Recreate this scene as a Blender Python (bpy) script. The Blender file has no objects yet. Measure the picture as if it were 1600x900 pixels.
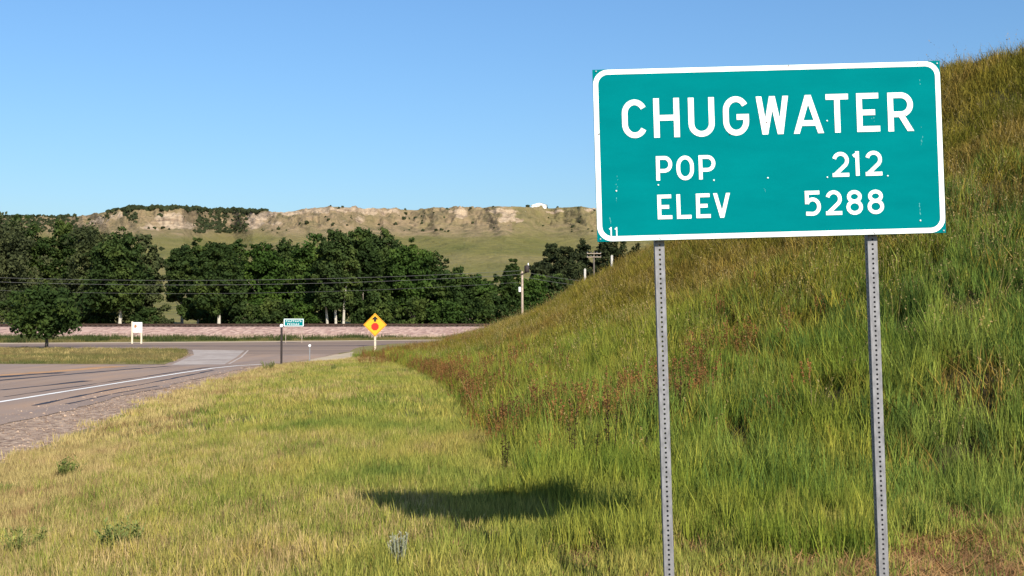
import bpy, bmesh, math, random
import numpy as np
from mathutils import Vector, Matrix

random.seed(7)
RNG = np.random.default_rng(7)
SC = bpy.context.scene
COL = SC.collection
PI = math.pi
R = math.radians

# ------------------------------------------------------------------ camera
F = 1800.0                      # focal length in pixels of the 1600 px wide photograph
CAM_Z = 1.7
PITCH = math.atan(50 / F)
cam_d = bpy.data.cameras.new('camera')
cam = bpy.data.objects.new('camera', cam_d)
COL.objects.link(cam)
cam_d.sensor_width = 36.0
cam_d.lens = 36.0 * F / 1600
cam_d.clip_start = 0.1
cam_d.clip_end = 9000
cam.location = (0, 0, CAM_Z)
cam.rotation_euler = (PI / 2 + PITCH, 0, 0)
SC.camera = cam

# ------------------------------------------------------------------ sky and sun
SUN_EL, SUN_AZ = R(33), R(155)   # azimuth clockwise from +Y
world = bpy.data.worlds.new('World')
SC.world = world
world.use_nodes = True
wn, wl = world.node_tree.nodes, world.node_tree.links
sky = wn.new('ShaderNodeTexSky')
sky.sky_type = 'NISHITA'
sky.sun_disc = False
sky.sun_elevation = SUN_EL
sky.sun_rotation = SUN_AZ
sky.altitude = 0
sky.air_density = 1.4
sky.dust_density = 1.0
sky.ozone_density = 10.0
bg = wn['Background']
bg.inputs['Strength'].default_value = 0.100
wl.new(sky.outputs['Color'], bg.inputs['Color'])

sun_d = bpy.data.lights.new('sun', 'SUN')
sun = bpy.data.objects.new('sun', sun_d)
COL.objects.link(sun)
sun_d.energy = 5.0
sun_d.angle = R(0.5)
sun_d.color = (1.0, 0.92, 0.78)
to_sun = Vector((math.sin(SUN_AZ) * math.cos(SUN_EL), math.cos(SUN_AZ) * math.cos(SUN_EL), math.sin(SUN_EL)))
sun.rotation_euler = (-to_sun).to_track_quat('-Z', 'Y').to_euler()

SC.view_settings.view_transform = 'Standard'
SC.view_settings.look = 'None'
SC.view_settings.exposure = 0.6
SC.view_settings.gamma = 1.0
SC.view_settings.use_curve_mapping = False

# ------------------------------------------------------------------ helpers
def P(px, row, Y):
    """world point seen at a pixel of the photograph, Y metres ahead"""
    c, s = math.cos(PITCH), math.sin(PITCH)
    v = (450 - row) / F
    k = Y / (c - s * v)
    return Vector((k * (px - 800) / F, Y, CAM_Z + k * (s + c * v)))

def hash2(ix, iy, seed):
    n = (ix.astype(np.int64) * 374761393 + iy.astype(np.int64) * 668265263 + seed * 982451653) & 0x7fffffff
    n = ((n ^ (n >> 13)) * 1274126177) & 0x7fffffff
    n = (n ^ (n >> 16)) & 0xffff
    return n / 65535.0

def noise(x, y, seed=0):
    x = np.asarray(x, float); y = np.asarray(y, float)
    ix, iy = np.floor(x), np.floor(y)
    fx, fy = x - ix, y - iy
    fx, fy = fx * fx * (3 - 2 * fx), fy * fy * (3 - 2 * fy)
    a = hash2(ix, iy, seed); b = hash2(ix + 1, iy, seed)
    c = hash2(ix, iy + 1, seed); d = hash2(ix + 1, iy + 1, seed)
    return (a * (1 - fx) + b * fx) * (1 - fy) + (c * (1 - fx) + d * fx) * fy

def fbm(x, y, seed=0, octaves=4):
    t, a, s = 0, 0.5, 0
    for o in range(octaves):
        t = t + a * noise(np.asarray(x) * 2 ** o, np.asarray(y) * 2 ** o, seed + o)
        s += a; a *= 0.5
    return t / s

def sstep(a, b, x):
    t = np.clip((np.asarray(x, float) - a) / (b - a), 0, 1)
    return t * t * (3 - 2 * t)

def interp(x, pts):
    return np.interp(x, [p[0] for p in pts], [p[1] for p in pts])

def setp(o, label=None, cat=None, group=None, kind=None):
    if label: o['label'] = label
    if cat: o['category'] = cat
    if group: o['group'] = group
    if kind: o['kind'] = kind
    return o

def link(name, me, mat=None, parent=None):
    o = bpy.data.objects.new(name, me)
    COL.objects.link(o)
    if mat is not None and me is not None and not me.materials:
        me.materials.append(mat)
    if parent is not None:
        o.parent = parent
    return o

def empty(name, loc, label, cat, group=None, rot=(0, 0, 0)):
    o = bpy.data.objects.new(name, None)
    COL.objects.link(o)
    o.location = loc
    o.rotation_euler = rot
    o.empty_display_size = 0.2
    return setp(o, label, cat, group)

def mesh_np(name, V, Fq, smooth=False):
    """V (n,3), Fq (m,k) all faces with k corners"""
    V = np.asarray(V, np.float32); Fq = np.asarray(Fq, np.int32)
    me = bpy.data.meshes.new(name)
    me.vertices.add(len(V)); me.vertices.foreach_set('co', V.ravel())
    k = Fq.shape[1]
    me.loops.add(Fq.size); me.loops.foreach_set('vertex_index', Fq.ravel())
    me.polygons.add(len(Fq))
    me.polygons.foreach_set('loop_start', np.arange(len(Fq), dtype=np.int32) * k)
    me.polygons.foreach_set('loop_total', np.full(len(Fq), k, np.int32))
    me.polygons.foreach_set('use_smooth', np.full(len(Fq), smooth, bool))
    me.update(calc_edges=True)
    me.validate()
    return me

def mesh_py(name, V, Fs, smooth=False):
    me = bpy.data.meshes.new(name)
    me.from_pydata([tuple(v) for v in V], [], [tuple(f) for f in Fs])
    if smooth:
        me.polygons.foreach_set('use_smooth', [True] * len(me.polygons))
    me.update()
    return me

class MB:
    """collects simple solids for one mesh"""
    def __init__(s): s.V = []; s.F = []
    def add(s, V, Fs):
        n = len(s.V); s.V += [tuple(v) for v in V]; s.F += [tuple(i + n for i in f) for f in Fs]; return s
    def box(s, c, size, rot=None, bev=0.0):
        bm = bmesh.new()
        bmesh.ops.create_cube(bm, size=1)
        for v in bm.verts: v.co = Vector((v.co.x * size[0], v.co.y * size[1], v.co.z * size[2]))
        if bev: bmesh.ops.bevel(bm, geom=bm.edges[:], offset=bev, segments=1, affect='EDGES')
        if rot is not None: bmesh.ops.transform(bm, matrix=rot.to_4x4(), verts=bm.verts)
        bm.verts.index_update()
        s.add([v.co + Vector(c) for v in bm.verts], [[v.index for v in f.verts] for f in bm.faces])
        bm.free(); return s
    def tube(s, pts, rad, n=8, cap=True):
        pts = [Vector(p) for p in pts]
        V, Fs = [], []
        ref = Vector((1, 0, 0))
        for i, p in enumerate(pts):
            d = (pts[min(i + 1, len(pts) - 1)] - pts[max(i - 1, 0)]).normalized()
            r0 = ref if abs(d.dot(ref)) < 0.95 else Vector((0, 1, 0))
            u = d.cross(r0).normalized(); w = d.cross(u)
            rr = rad[i] if hasattr(rad, '__len__') else rad
            for k in range(n):
                a = 2 * PI * k / n
                V.append(p + u * math.cos(a) * rr + w * math.sin(a) * rr)
        for i in range(len(pts) - 1):
            for k in range(n):
                a, b = i * n + k, i * n + (k + 1) % n
                Fs.append((a, a + n, b + n, b))
        if cap:
            Fs.append(tuple(range(n))); Fs.append(tuple(reversed(range((len(pts) - 1) * n, len(pts) * n))))
        return s.add(V, Fs)
    def prism(s, poly, y0, y1):
        """polygon in x,z extruded along y"""
        n = len(poly)
        V = [(x, y0, z) for x, z in poly] + [(x, y1, z) for x, z in poly]
        Fs = [tuple(range(n)), tuple(reversed(range(n, 2 * n)))]
        Fs += [(i + n, (i + 1) % n + n, (i + 1) % n, i) for i in range(n)]
        return s.add(V, Fs)
    def build(s, name, mat, parent=None, smooth=False):
        return link(name, mesh_py(name, s.V, s.F, smooth), mat, parent)

# ------------------------------------------------------------------ materials
class NT:
    def __init__(s, name):
        s.m = bpy.data.materials.new(name); s.m.use_nodes = True
        s.t = s.m.node_tree; s.n = s.t.nodes; s.l = s.t.links
        s.bsdf = s.n['Principled BSDF']; s.out = s.n['Material Output']
    def new(s, t, **kw):
        nd = s.n.new(t)
        for k, v in kw.items(): setattr(nd, k, v)
        return nd
    def noise(s, vec, scale, detail=4, rough=0.55, dist=0.0):
        nd = s.new('ShaderNodeTexNoise')
        nd.inputs['Scale'].default_value = scale; nd.inputs['Detail'].default_value = detail
        nd.inputs['Roughness'].default_value = rough; nd.inputs['Distortion'].default_value = dist
        if vec is not None: s.l.new(vec, nd.inputs['Vector'])
        return nd.outputs['Fac']
    def ramp(s, fac, stops):
        nd = s.new('ShaderNodeValToRGB')
        cr = nd.color_ramp
        while len(cr.elements) > 1: cr.elements.remove(cr.elements[-1])
        for i, (p, c) in enumerate(stops):
            e = cr.elements[0] if i == 0 else cr.elements.new(p)
            e.position = p; e.color = (c[0], c[1], c[2], 1)
        s.l.new(fac, nd.inputs['Fac'])
        return nd.outputs['Color']
    def mix(s, fac, a, b, mode='MIX'):
        nd = s.new('ShaderNodeMix', data_type='RGBA', blend_type=mode)
        for i, v in ((0, fac), (6, a), (7, b)):
            if hasattr(v, 'is_linked'): s.l.new(v, nd.inputs[i])
            elif i == 0: nd.inputs[0].default_value = v
            else: nd.inputs[i].default_value = (v[0], v[1], v[2], 1)
        return nd.outputs[2]
    def math(s, op, a, b=None, clamp=False):
        nd = s.new('ShaderNodeMath', operation=op, use_clamp=clamp)
        for i, v in enumerate((a, b)):
            if v is None: continue
            if hasattr(v, 'is_linked'): s.l.new(v, nd.inputs[i])
            else: nd.inputs[i].default_value = v
        return nd.outputs[0]
    def pos(s): return s.new('ShaderNodeNewGeometry').outputs['Position']
    def obj(s): return s.new('ShaderNodeTexCoord').outputs['Object']
    def rnd(s): return s.new('ShaderNodeObjectInfo').outputs['Random']
    def scaled(s, vec, sc):
        nd = s.new('ShaderNodeMapping'); nd.inputs['Scale'].default_value = sc
        s.l.new(vec, nd.inputs['Vector']); return nd.outputs['Vector']
    def bump(s, h, strength=0.4, dist=0.02):
        nd = s.new('ShaderNodeBump'); nd.inputs['Strength'].default_value = strength
        nd.inputs['Distance'].default_value = dist
        s.l.new(h, nd.inputs['Height']); s.l.new(nd.outputs['Normal'], s.bsdf.inputs['Normal'])
    def finish(s, col, rough=0.8, metal=0.0, spec=0.3):
        if hasattr(col, 'is_linked'): s.l.new(col, s.bsdf.inputs['Base Color'])
        else: s.bsdf.inputs['Base Color'].default_value = (*col, 1)
        s.bsdf.inputs['Roughness'].default_value = rough
        s.bsdf.inputs['Metallic'].default_value = metal
        s.bsdf.inputs['Specular IOR Level'].default_value = spec
        return s.m

def m_plain(name, col, var=0.12, scale=6, rough=0.6, metal=0.0, spec=0.3, bump=0.0):
    t = NT(name)
    f = t.noise(t.obj(), scale, 5)
    lo = tuple(c * (1 - var) for c in col); hi = tuple(min(1, c * (1 + var)) for c in col)
    c = t.ramp(f, [(0.3, lo), (0.7, hi)])
    if bump: t.bump(f, bump, 0.01)
    return t.finish(c, rough, metal, spec)

def m_blade(name, patch, rnd_tint, scale=0.35, transl=0.35, rough=0.65, spec=0.05, detail=4):
    """foliage: patches of colour over the ground, each tuft a little different, light shining through"""
    t = NT(name)
    f = t.noise(t.pos(), scale, detail, 0.6)
    c = t.ramp(f, patch)
    r = t.ramp(t.rnd(), rnd_tint)
    c = t.mix(1.0, c, r, 'MULTIPLY')
    t.finish(c, rough, 0, spec)
    tr = t.new('ShaderNodeBsdfTranslucent'); t.l.new(c, tr.inputs['Color'])
    mx = t.new('ShaderNodeMixShader'); mx.inputs[0].default_value = transl
    t.l.new(t.bsdf.outputs[0], mx.inputs[1]); t.l.new(tr.outputs[0], mx.inputs[2])
    t.l.new(mx.outputs[0], t.out.inputs['Surface'])
    return t.m

def grey(a): return (a, a, a)

M = {}
# teal sign sheeting, faintly faded in patches
t = NT('sign_teal')
f = t.noise(t.scaled(t.obj(), (1.2, 1, 4)), 2.2, 5)
f2 = t.noise(t.obj(), 60, 3)
c = t.ramp(f, [(0.3, (0.0005, 0.143, 0.156)), (0.7, (0.0005, 0.170, 0.182))])
c = t.mix(t.math('MULTIPLY', f2, 0.10), c, (0.002, 0.23, 0.235))
M['teal'] = t.finish(c, 0.6, 0, 0.0)
t = NT('sign_white')
f = t.noise(t.obj(), 9, 5)
M['white'] = t.finish(t.ramp(f, [(0.3, (0.80, 0.80, 0.79)), (0.7, (0.86, 0.86, 0.85))]), 0.45, 0, 0.3)
t = NT('galvanised_steel')
f = t.noise(t.scaled(t.obj(), (1, 1, 0.35)), 55, 4)
f3 = t.noise(t.obj(), 4, 4)
c = t.ramp(f, [(0.3, (0.14, 0.14, 0.15)), (0.7, (0.26, 0.26, 0.275))])
c = t.mix(t.math('MULTIPLY', f3, 0.35), c, (0.22, 0.21, 0.21))
M['steel'] = t.finish(c, 0.6, 0.2, 0.3)
M['alu'] = m_plain('aluminium', (0.45, 0.45, 0.46), 0.1, 10, 0.45, 0.6)
M['worn_white'] = m_plain('worn_white_paint', (0.50, 0.48, 0.44), 0.2, 12, 0.8)
M['rust'] = m_plain('rust', (0.12, 0.05, 0.03), 0.3, 90, 0.85)
M['amber'] = m_plain('sign_amber', (0.80, 0.38, 0.02), 0.08, 8, 0.45)
M['black'] = m_plain('sign_black', (0.012, 0.012, 0.012), 0.2, 8, 0.5)
M['red'] = m_plain('sign_red', (0.62, 0.025, 0.015), 0.1, 8, 0.45)
M['pale_wood'] = m_plain('pale_wood', (0.55, 0.48, 0.36), 0.2, 14, 0.8, bump=0.3)
M['dark_post'] = m_plain('dark_post', (0.03, 0.022, 0.02), 0.3, 20, 0.7)
M['brown'] = m_plain('sign_brown', (0.35, 0.17, 0.08), 0.15, 9, 0.6)
M['grey_print'] = m_plain('grey_print', (0.35, 0.33, 0.32), 0.1, 9, 0.6)
M['pole'] = m_plain('weathered_pole', (0.34, 0.27, 0.21), 0.25, 5, 0.85, bump=0.3)
M['wire'] = m_plain('wire', (0.11, 0.11, 0.11), 0.1, 2, 0.5)
M['porcelain'] = m_plain('porcelain', (0.75, 0.75, 0.73), 0.05, 9, 0.3)
M['rail'] = m_plain('rail_steel', (0.06, 0.035, 0.025), 0.3, 3, 0.6, 0.3)
M['tie'] = m_plain('rail_tie', (0.05, 0.035, 0.028), 0.3, 3, 0.9)
M['house_wall'] = m_plain('house_wall', (0.80, 0.80, 0.78), 0.05, 0.5, 0.7)
M['house_roof'] = m_plain('house_roof', (0.42, 0.42, 0.43), 0.1, 0.5, 0.7)
M['glass_dark'] = m_plain('house_window', (0.03, 0.035, 0.04), 0.1, 1, 0.15, spec=0.6)

# ground under the grass
t = NT('turf_soil')
p = t.pos()
f = t.noise(p, 0.35, 5); f2 = t.noise(p, 9, 5)
c = t.ramp(f, [(0.3, (0.20, 0.165, 0.065)), (0.55, (0.20, 0.19, 0.06)), (0.75, (0.155, 0.165, 0.05))])
c = t.mix(t.math('MULTIPLY', f2, 0.6), c, (0.21, 0.15, 0.075))
ea = t.new('ShaderNodeAttribute', attribute_name='gap_shade')
c = t.mix(ea.outputs['Fac'], c, t.ramp(f2, [(0.3, (0.022, 0.017, 0.009)), (0.7, (0.05, 0.036, 0.018))]))  # soil colour darkened to paint in the shade between the tufts
t.bump(f2, 0.6, 0.08)
M['ground'] = t.finish(c, 0.95, 0, 0.1)
# pinkish gravel
t = NT('pink_gravel')
p = t.pos()
vo = t.new('ShaderNodeTexVoronoi'); vo.inputs['Scale'].default_value = 11
t.l.new(p, vo.inputs['Vector'])
f = t.noise(p, 0.8, 5); f2 = t.noise(p, 22, 4)
c = t.ramp(f, [(0.3, (0.29, 0.20, 0.145)), (0.7, (0.44, 0.315, 0.225))])
sp = t.new('ShaderNodeSeparateColor'); t.l.new(vo.outputs['Color'], sp.inputs[0])
c = t.mix(0.55, c, t.ramp(sp.outputs[0], [(0.0, (0.10, 0.066, 0.05)), (0.5, (0.33, 0.23, 0.17)), (1.0, (0.60, 0.46, 0.34))]))
t.bump(t.math('ADD', vo.outputs['Distance'], f2), 0.8, 0.05)
M['gravel'] = t.finish(c, 0.95, 0, 0.1)
# railway ballast
t = NT('ballast')
p = t.pos()
vo = t.new('ShaderNodeTexVoronoi'); vo.inputs['Scale'].default_value = 2.2
t.l.new(p, vo.inputs['Vector'])
sp = t.new('ShaderNodeSeparateColor'); t.l.new(vo.outputs['Color'], sp.inputs[0])
sx = t.new('ShaderNodeSeparateXYZ'); t.l.new(p, sx.inputs[0])
hf = t.math('ADD', t.math('MULTIPLY', sx.outputs[2], 1.3), t.noise(p, 0.5, 4))
c = t.ramp(hf, [(0.25, (0.44, 0.32, 0.20)), (0.75, (0.37, 0.245, 0.205))])
c = t.mix(0.4, c, t.ramp(sp.outputs[0], [(0, (0.17, 0.10, 0.085)), (0.5, (0.40, 0.27, 0.22)), (1, (0.58, 0.44, 0.36))]))
t.bump(vo.outputs['Distance'], 0.7, 0.2)
M['ballast'] = t.finish(c, 0.95, 0, 0.1)
# asphalt with pink chips, tyre-polished lanes and stains along the road
t = NT('asphalt')
p = t.pos()
f = t.noise(t.scaled(p, (1.0, 0.06, 1)), 0.9, 4)
f2 = t.noise(p, 30, 3); f3 = t.noise(p, 0.25, 4)
c = t.ramp(f, [(0.30, (0.185, 0.12, 0.083)), (0.5, (0.28, 0.185, 0.12)), (0.72, (0.39, 0.235, 0.13))])
c = t.mix(t.ramp(f3, [(0.35, grey(0)), (0.7, grey(0.55))]), c, (0.235, 0.185, 0.16))
c = t.mix(t.math('MULTIPLY', f2, 0.35), c, (0.30, 0.25, 0.23))
t.bump(f2, 0.3, 0.01)
M['asphalt'] = t.finish(c, 0.85, 0, 0.25)
t = NT('asphalt_crossing')
p = t.pos()
f = t.noise(t.scaled(p, (0.08, 1.0, 1)), 0.6, 4)
f2 = t.noise(p, 12, 3)
c = t.ramp(f, [(0.3, (0.125, 0.084, 0.062)), (0.55, (0.235, 0.16, 0.108)), (0.75, (0.36, 0.24, 0.145))])
c = t.mix(t.math('MULTIPLY', f2, 0.3), c, (0.25, 0.21, 0.20))
M['asphalt2'] = t.finish(c, 0.85, 0, 0.25)
M['kerb'] = m_plain('worn_kerb', (0.42, 0.35, 0.30), 0.12, 2, 0.9)
M['sand'] = m_plain('sandy_edge', (0.42, 0.33, 0.22), 0.15, 0.8, 0.95)
t = NT('concrete')
f = t.noise(t.pos(), 0.5, 6, 0.65); f2 = t.noise(t.scaled(t.pos(), (1, .3, 1)), 3, 5)
c = t.ramp(f, [(0.3, (0.25, 0.205, 0.175)), (0.5, (0.37, 0.31, 0.27)), (0.7, (0.43, 0.37, 0.32))])
c = t.mix(t.ramp(f2, [(0.5, grey(0)), (0.75, grey(0.5))]), c, (0.22, 0.17, 0.145))
M['concrete'] = t.finish(c, 0.9, 0, 0.2)
M['paint'] = m_plain('road_paint', (0.78, 0.76, 0.72), 0.12, 3, 0.7)
M['tar'] = m_plain('tar', (0.028, 0.022, 0.022), 0.3, 2, 0.6)
M['faded_yellow'] = m_plain('faded_yellow_paint', (0.40, 0.22, 0.10), 0.3, 1.2, 0.8)

T3 = [(0.0, (0.75, 0.80, 0.65)), (0.5, (1.0, 1.0, 1.0)), (1.0, (1.25, 1.15, 1.0))]
M['short'] = m_blade('mown_grass', [(0.30, (0.31, 0.25, 0.075)), (0.43, (0.28, 0.26, 0.062)), (0.55, (0.225, 0.24, 0.050)), (0.68, (0.115, 0.16, 0.034))], [(0.0, (0.5, 0.6, 0.5)), (0.5, (1, 1, 1)), (1.0, (1.35, 1.25, 1.15))], 0.6, 0.15)
M['straw'] = m_blade('straw_grass', [(0.3, (0.43, 0.31, 0.145)), (0.52, (0.38, 0.305, 0.12)), (0.68, (0.25, 0.145, 0.075))], [(0.0, (0.5, 0.45, 0.45)), (0.5, (1, 1, 1)), (1.0, (1.2, 1.2, 1.15))], 0.6, 0.15)
M['tall'] = m_blade('tall_green_grass', [(0.28, (0.075, 0.125, 0.020)), (0.42, (0.140, 0.178, 0.026)), (0.56, (0.23, 0.235, 0.042)), (0.74, (0.11, 0.145, 0.034))],
                    [(0.0, (0.28, 0.38, 0.36)), (0.35, (0.8, 0.85, 0.8)), (0.65, (1.1, 1.1, 1)), (1.0, (1.6, 1.45, 1.2))], 0.40, 0.12)
M['coarse'] = m_blade('coarse_blue_green_grass', [(0.28, (0.055, 0.10, 0.030)), (0.45, (0.115, 0.175, 0.034)), (0.58, (0.20, 0.24, 0.046)), (0.74, (0.07, 0.115, 0.03))], [(0.0, (0.25, 0.34, 0.36)), (0.4, (0.8, 0.85, 0.85)), (0.7, (1.1, 1.1, 1)), (1.0, (1.6, 1.45, 1.3))], 0.5, 0.12)
M['olive'] = m_blade('olive_hill_grass', [(0.27, (0.080, 0.105, 0.014)), (0.38, (0.136, 0.139, 0.018)), (0.50, (0.200, 0.172, 0.029)), (0.60, (0.216, 0.155, 0.040)), (0.70, (0.120, 0.130, 0.018)), (0.8, (0.080, 0.101, 0.016))], [(0.0, (0.4, 0.42, 0.4)), (0.5, (1, 1, 1)), (1.0, (1.5, 1.35, 1.2))], 0.34, 0.15)
M['wisp'] = m_blade('pale_seed_stems', [(0.3, (0.36, 0.28, 0.13)), (0.7, (0.28, 0.22, 0.09))], T3, 0.5, 0.3)
M['sorrel'] = m_blade('rusty_sorrel', [(0.3, (0.17, 0.075, 0.035)), (0.5, (0.26, 0.135, 0.05)), (0.7, (0.12, 0.06, 0.028))], T3, 0.8, 0.3)
M['litter'] = m_blade('dead_litter', [(0.3, (0.26, 0.12, 0.05)), (0.5, (0.36, 0.22, 0.10)), (0.7, (0.17, 0.07, 0.035))], T3, 1.4, 0.15)
M['sage'] = m_blade('sagebrush_grey', [(0.3, (0.30, 0.31, 0.25)), (0.7, (0.42, 0.42, 0.36))], T3, 6, 0.2)
M['weed'] = m_blade('weed_leaf', [(0.3, (0.15, 0.185, 0.055)), (0.7, (0.27, 0.30, 0.09))], T3, 5, 0.3)
M['weed_dark'] = m_blade('weed_clump', [(0.3, (0.045, 0.065, 0.022)), (0.7, (0.085, 0.105, 0.035))], T3, 0.3)
M['dock'] = m_blade('dark_dock', [(0.3, (0.022, 0.016, 0.012)), (0.7, (0.06, 0.03, 0.018))], T3, 6, 0.15)
M['verge'] = m_blade('verge_weeds', [(0.3, (0.10, 0.12, 0.035)), (0.45, (0.22, 0.175, 0.08)), (0.57, (0.16, 0.155, 0.055)), (0.68, (0.075, 0.10, 0.03))], T3, 0.12)

def m_leaf(name, stops):
    return m_blade(name, stops, [(0, (0.85, 0.9, 0.8)), (1, (1.12, 1.08, 1.1))], 0.30, 0.25, 0.7, 0.08, 5)
LEAF = [m_leaf('cottonwood_leaf', [(0.3, (0.016, 0.030, 0.009)), (0.5, (0.036, 0.060, 0.016)), (0.70, (0.081, 0.109, 0.025))]),
        m_leaf('grey_leaf', [(0.3, (0.026, 0.034, 0.015)), (0.5, (0.057, 0.070, 0.029)), (0.70, (0.109, 0.121, 0.046))]),
        m_leaf('bright_leaf', [(0.3, (0.020, 0.042, 0.009)), (0.5, (0.044, 0.081, 0.016)), (0.70, (0.090, 0.136, 0.025))]),
        m_leaf('juniper_leaf', [(0.3, (0.014, 0.020, 0.009)), (0.5, (0.029, 0.039, 0.016)), (0.70, (0.056, 0.068, 0.026))])]
M['bark'] = m_plain('pale_bark', (0.30, 0.26, 0.21), 0.3, 1.5, 0.9, bump=0.4)
M['bark_white'] = m_plain('white_bark', (0.42, 0.385, 0.32), 0.2, 1.5, 0.9, bump=0.3)
M['bark_dark'] = m_plain('dark_bark', (0.10, 0.085, 0.07), 0.3, 1.5, 0.9, bump=0.4)

# ------------------------------------------------------------------ ground shape
ROAD_Z = -0.30
XG = [(-30, -4.0), (0, -5.2), (10, -6.3), (16.7, -7.4), (30, -9.2), (48, -10.7), (52, -10.5), (56, -9.0), (65, -7.6), (78, -7.0), (92, -5.4), (104, -2.0), (113, 3), (140, 30)]
# the knoll: for each bearing (pixel column) where it starts, where its crest is, and how high
KN = [  # px, toe distance, crest distance, crest height
    (520, 64, 66, -0.32), (600, 58, 64, -0.25), (640, 44, 61, 0.0), (690, 27, 60, 0.25), (750, 14.8, 57, 0.95), (820, 11.0, 53, 1.75),
    (915, 10.2, 47.5, 2.95), (1010, 10.0, 43, 4.05), (1150, 9.8, 38, 5.6), (1300, 9.8, 33, 6.8), (1475, 9.8, 28, 7.5),
    (1600, 9.8, 25.5, 7.45), (1900, 9.4, 21, 7.2), (2600, 9, 17, 7.0)]

def knoll_t(x, y):
    px = 800 + F * x / np.maximum(y, 1.0)
    T = interp(px, [(k[0], k[1]) for k in KN]); D = interp(px, [(k[0], k[2]) for k in KN])
    Z = interp(px, [(k[0], k[3]) for k in KN])
    t = np.where(y > 1.0, (y - T) / (D - T), -1.0)
    return px, t, Z, D

def zg(x, y, bumps=True):
    x = np.asarray(x, float); y = np.asarray(y, float)
    s = sstep(0, 5, x - np.interp(y, [p[0] for p in XG], [p[1] for p in XG])) * (1 - sstep(22, 50, y))
    base = -0.32 + 0.42 * s + sstep(0, 1.2, x - np.interp(y, [p[0] for p in XG], [p[1] for p in XG])) * 0.05
    px, t, Z, D = knoll_t(x, y)
    tt = np.clip(t, 0, 1)
    prof = tt * (0.82 + 0.18 * tt)
    prof = prof * sstep(-0.02, 0.12, tt)
    h = np.maximum(Z - base, 0) * prof
    fall = np.where(t > 1, 1 - sstep(0, 45, y - D), 1.0)
    h = h * fall
    if bumps:
        b = (fbm(x * 0.35, y * 0.35, 11, 4) - 0.5) * 0.9 * sstep(0.02, 0.3, t) * fall * sstep(600, 720, px)
        b += (fbm(x * 0.9, y * 0.9, 31, 3) - 0.5) * 0.10 * sstep(0.5, 2, x - np.interp(y, [p[0] for p in XG], [p[1] for p in XG]))
        h = h + b * np.where(Z > 0.3, 1.0, 0.4)
    return base + h

def grid_axis(parts):
    out = []
    for a, b, st in parts:
        out += list(np.arange(a, b, st))
    out.append(parts[-1][1])
    return np.array(out)

gx = grid_axis([(-500, -60, 20), (-60, -14, 1.0), (-14, 20, 0.4), (20, 60, 1.0), (60, 500, 20)])
gy = grid_axis([(-60, -4, 4), (-4, 62, 0.4), (62, 145, 1.0)])
X, Y = np.meshgrid(gx, gy)
Z = zg(X, Y)
nx, ny = len(gx), len(gy)
idx = np.arange(nx * ny).reshape(ny, nx)
Q = np.stack([idx[:-1, :-1], idx[:-1, 1:], idx[1:, 1:], idx[1:, :-1]], -1).reshape(-1, 4)
ground = link('ground', mesh_np('ground', np.stack([X, Y, Z], -1).reshape(-1, 3), Q, True), M['ground'])
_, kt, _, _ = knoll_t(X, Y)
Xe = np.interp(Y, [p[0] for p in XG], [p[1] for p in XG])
gap_shade = np.maximum(sstep(-0.03, 0.06, kt) * (1 - sstep(1.1, 1.4, kt)), sstep(-0.6, 0.2, X) * sstep(7.2, 8.0, Y) * (Y < 12)) * (0.95 - 0.45 * sstep(0.3, 0.6, kt))  # painted shade mask: strong below the tall grass, weaker below the mown verge
gap_shade = np.maximum(gap_shade, 0.45 * sstep(1.0, 3.5, X - Xe) * (Y < 60))
ground.data.attributes.new('gap_shade', 'FLOAT', 'POINT').data.foreach_set('value', gap_shade.astype(np.float32).ravel())
setp(ground, 'grassy ground and roadside knoll', kind='structure')

# ------------------------------------------------------------------ roads
def sheet(name, poly, z, mat, label=None):
    me = mesh_py(name, [(x, y, z) for x, y in poly], [tuple(range(len(poly)))])
    bm = bmesh.new(); bm.from_mesh(me)
    bmesh.ops.recalc_face_normals(bm, faces=bm.faces)
    for f in bm.faces:
        if f.normal.z < 0: f.normal_flip()
    bmesh.ops.triangulate(bm, faces=bm.faces[:])
    bm.to_mesh(me); bm.free()
    return setp(link(name, me, mat), label, kind='structure')

def ribbon(name, pts, width, z, mat, label=None, wob=0.0):
    V, Fs = [], []
    pts = [Vector((p[0], p[1], 0)) for p in pts]
    fine = []
    for a, b in zip(pts, pts[1:]):
        n = max(1, int((b - a).length / 0.7))
        fine += [a.lerp(b, i / n) for i in range(n)]
    fine.append(pts[-1])
    for i, p in enumerate(fine):
        d = (fine[min(i + 1, len(fine) - 1)] - fine[max(0, i - 1)]).normalized()
        nrm = Vector((-d.y, d.x, 0))
        w = width * (1 + wob * random.uniform(-1, 1)) / 2
        off = nrm * (wob * random.uniform(-0.5, 0.5) * width)
        V += [p + off + nrm * w + Vector((0, 0, z)), p + off - nrm * w + Vector((0, 0, z))]
    for i in range(len(fine) - 1):
        Fs.append((2 * i, 2 * i + 1, 2 * i + 3, 2 * i + 2))
    return setp(link(name, mesh_py(name, V, Fs), mat), label, kind='structure')

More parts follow.
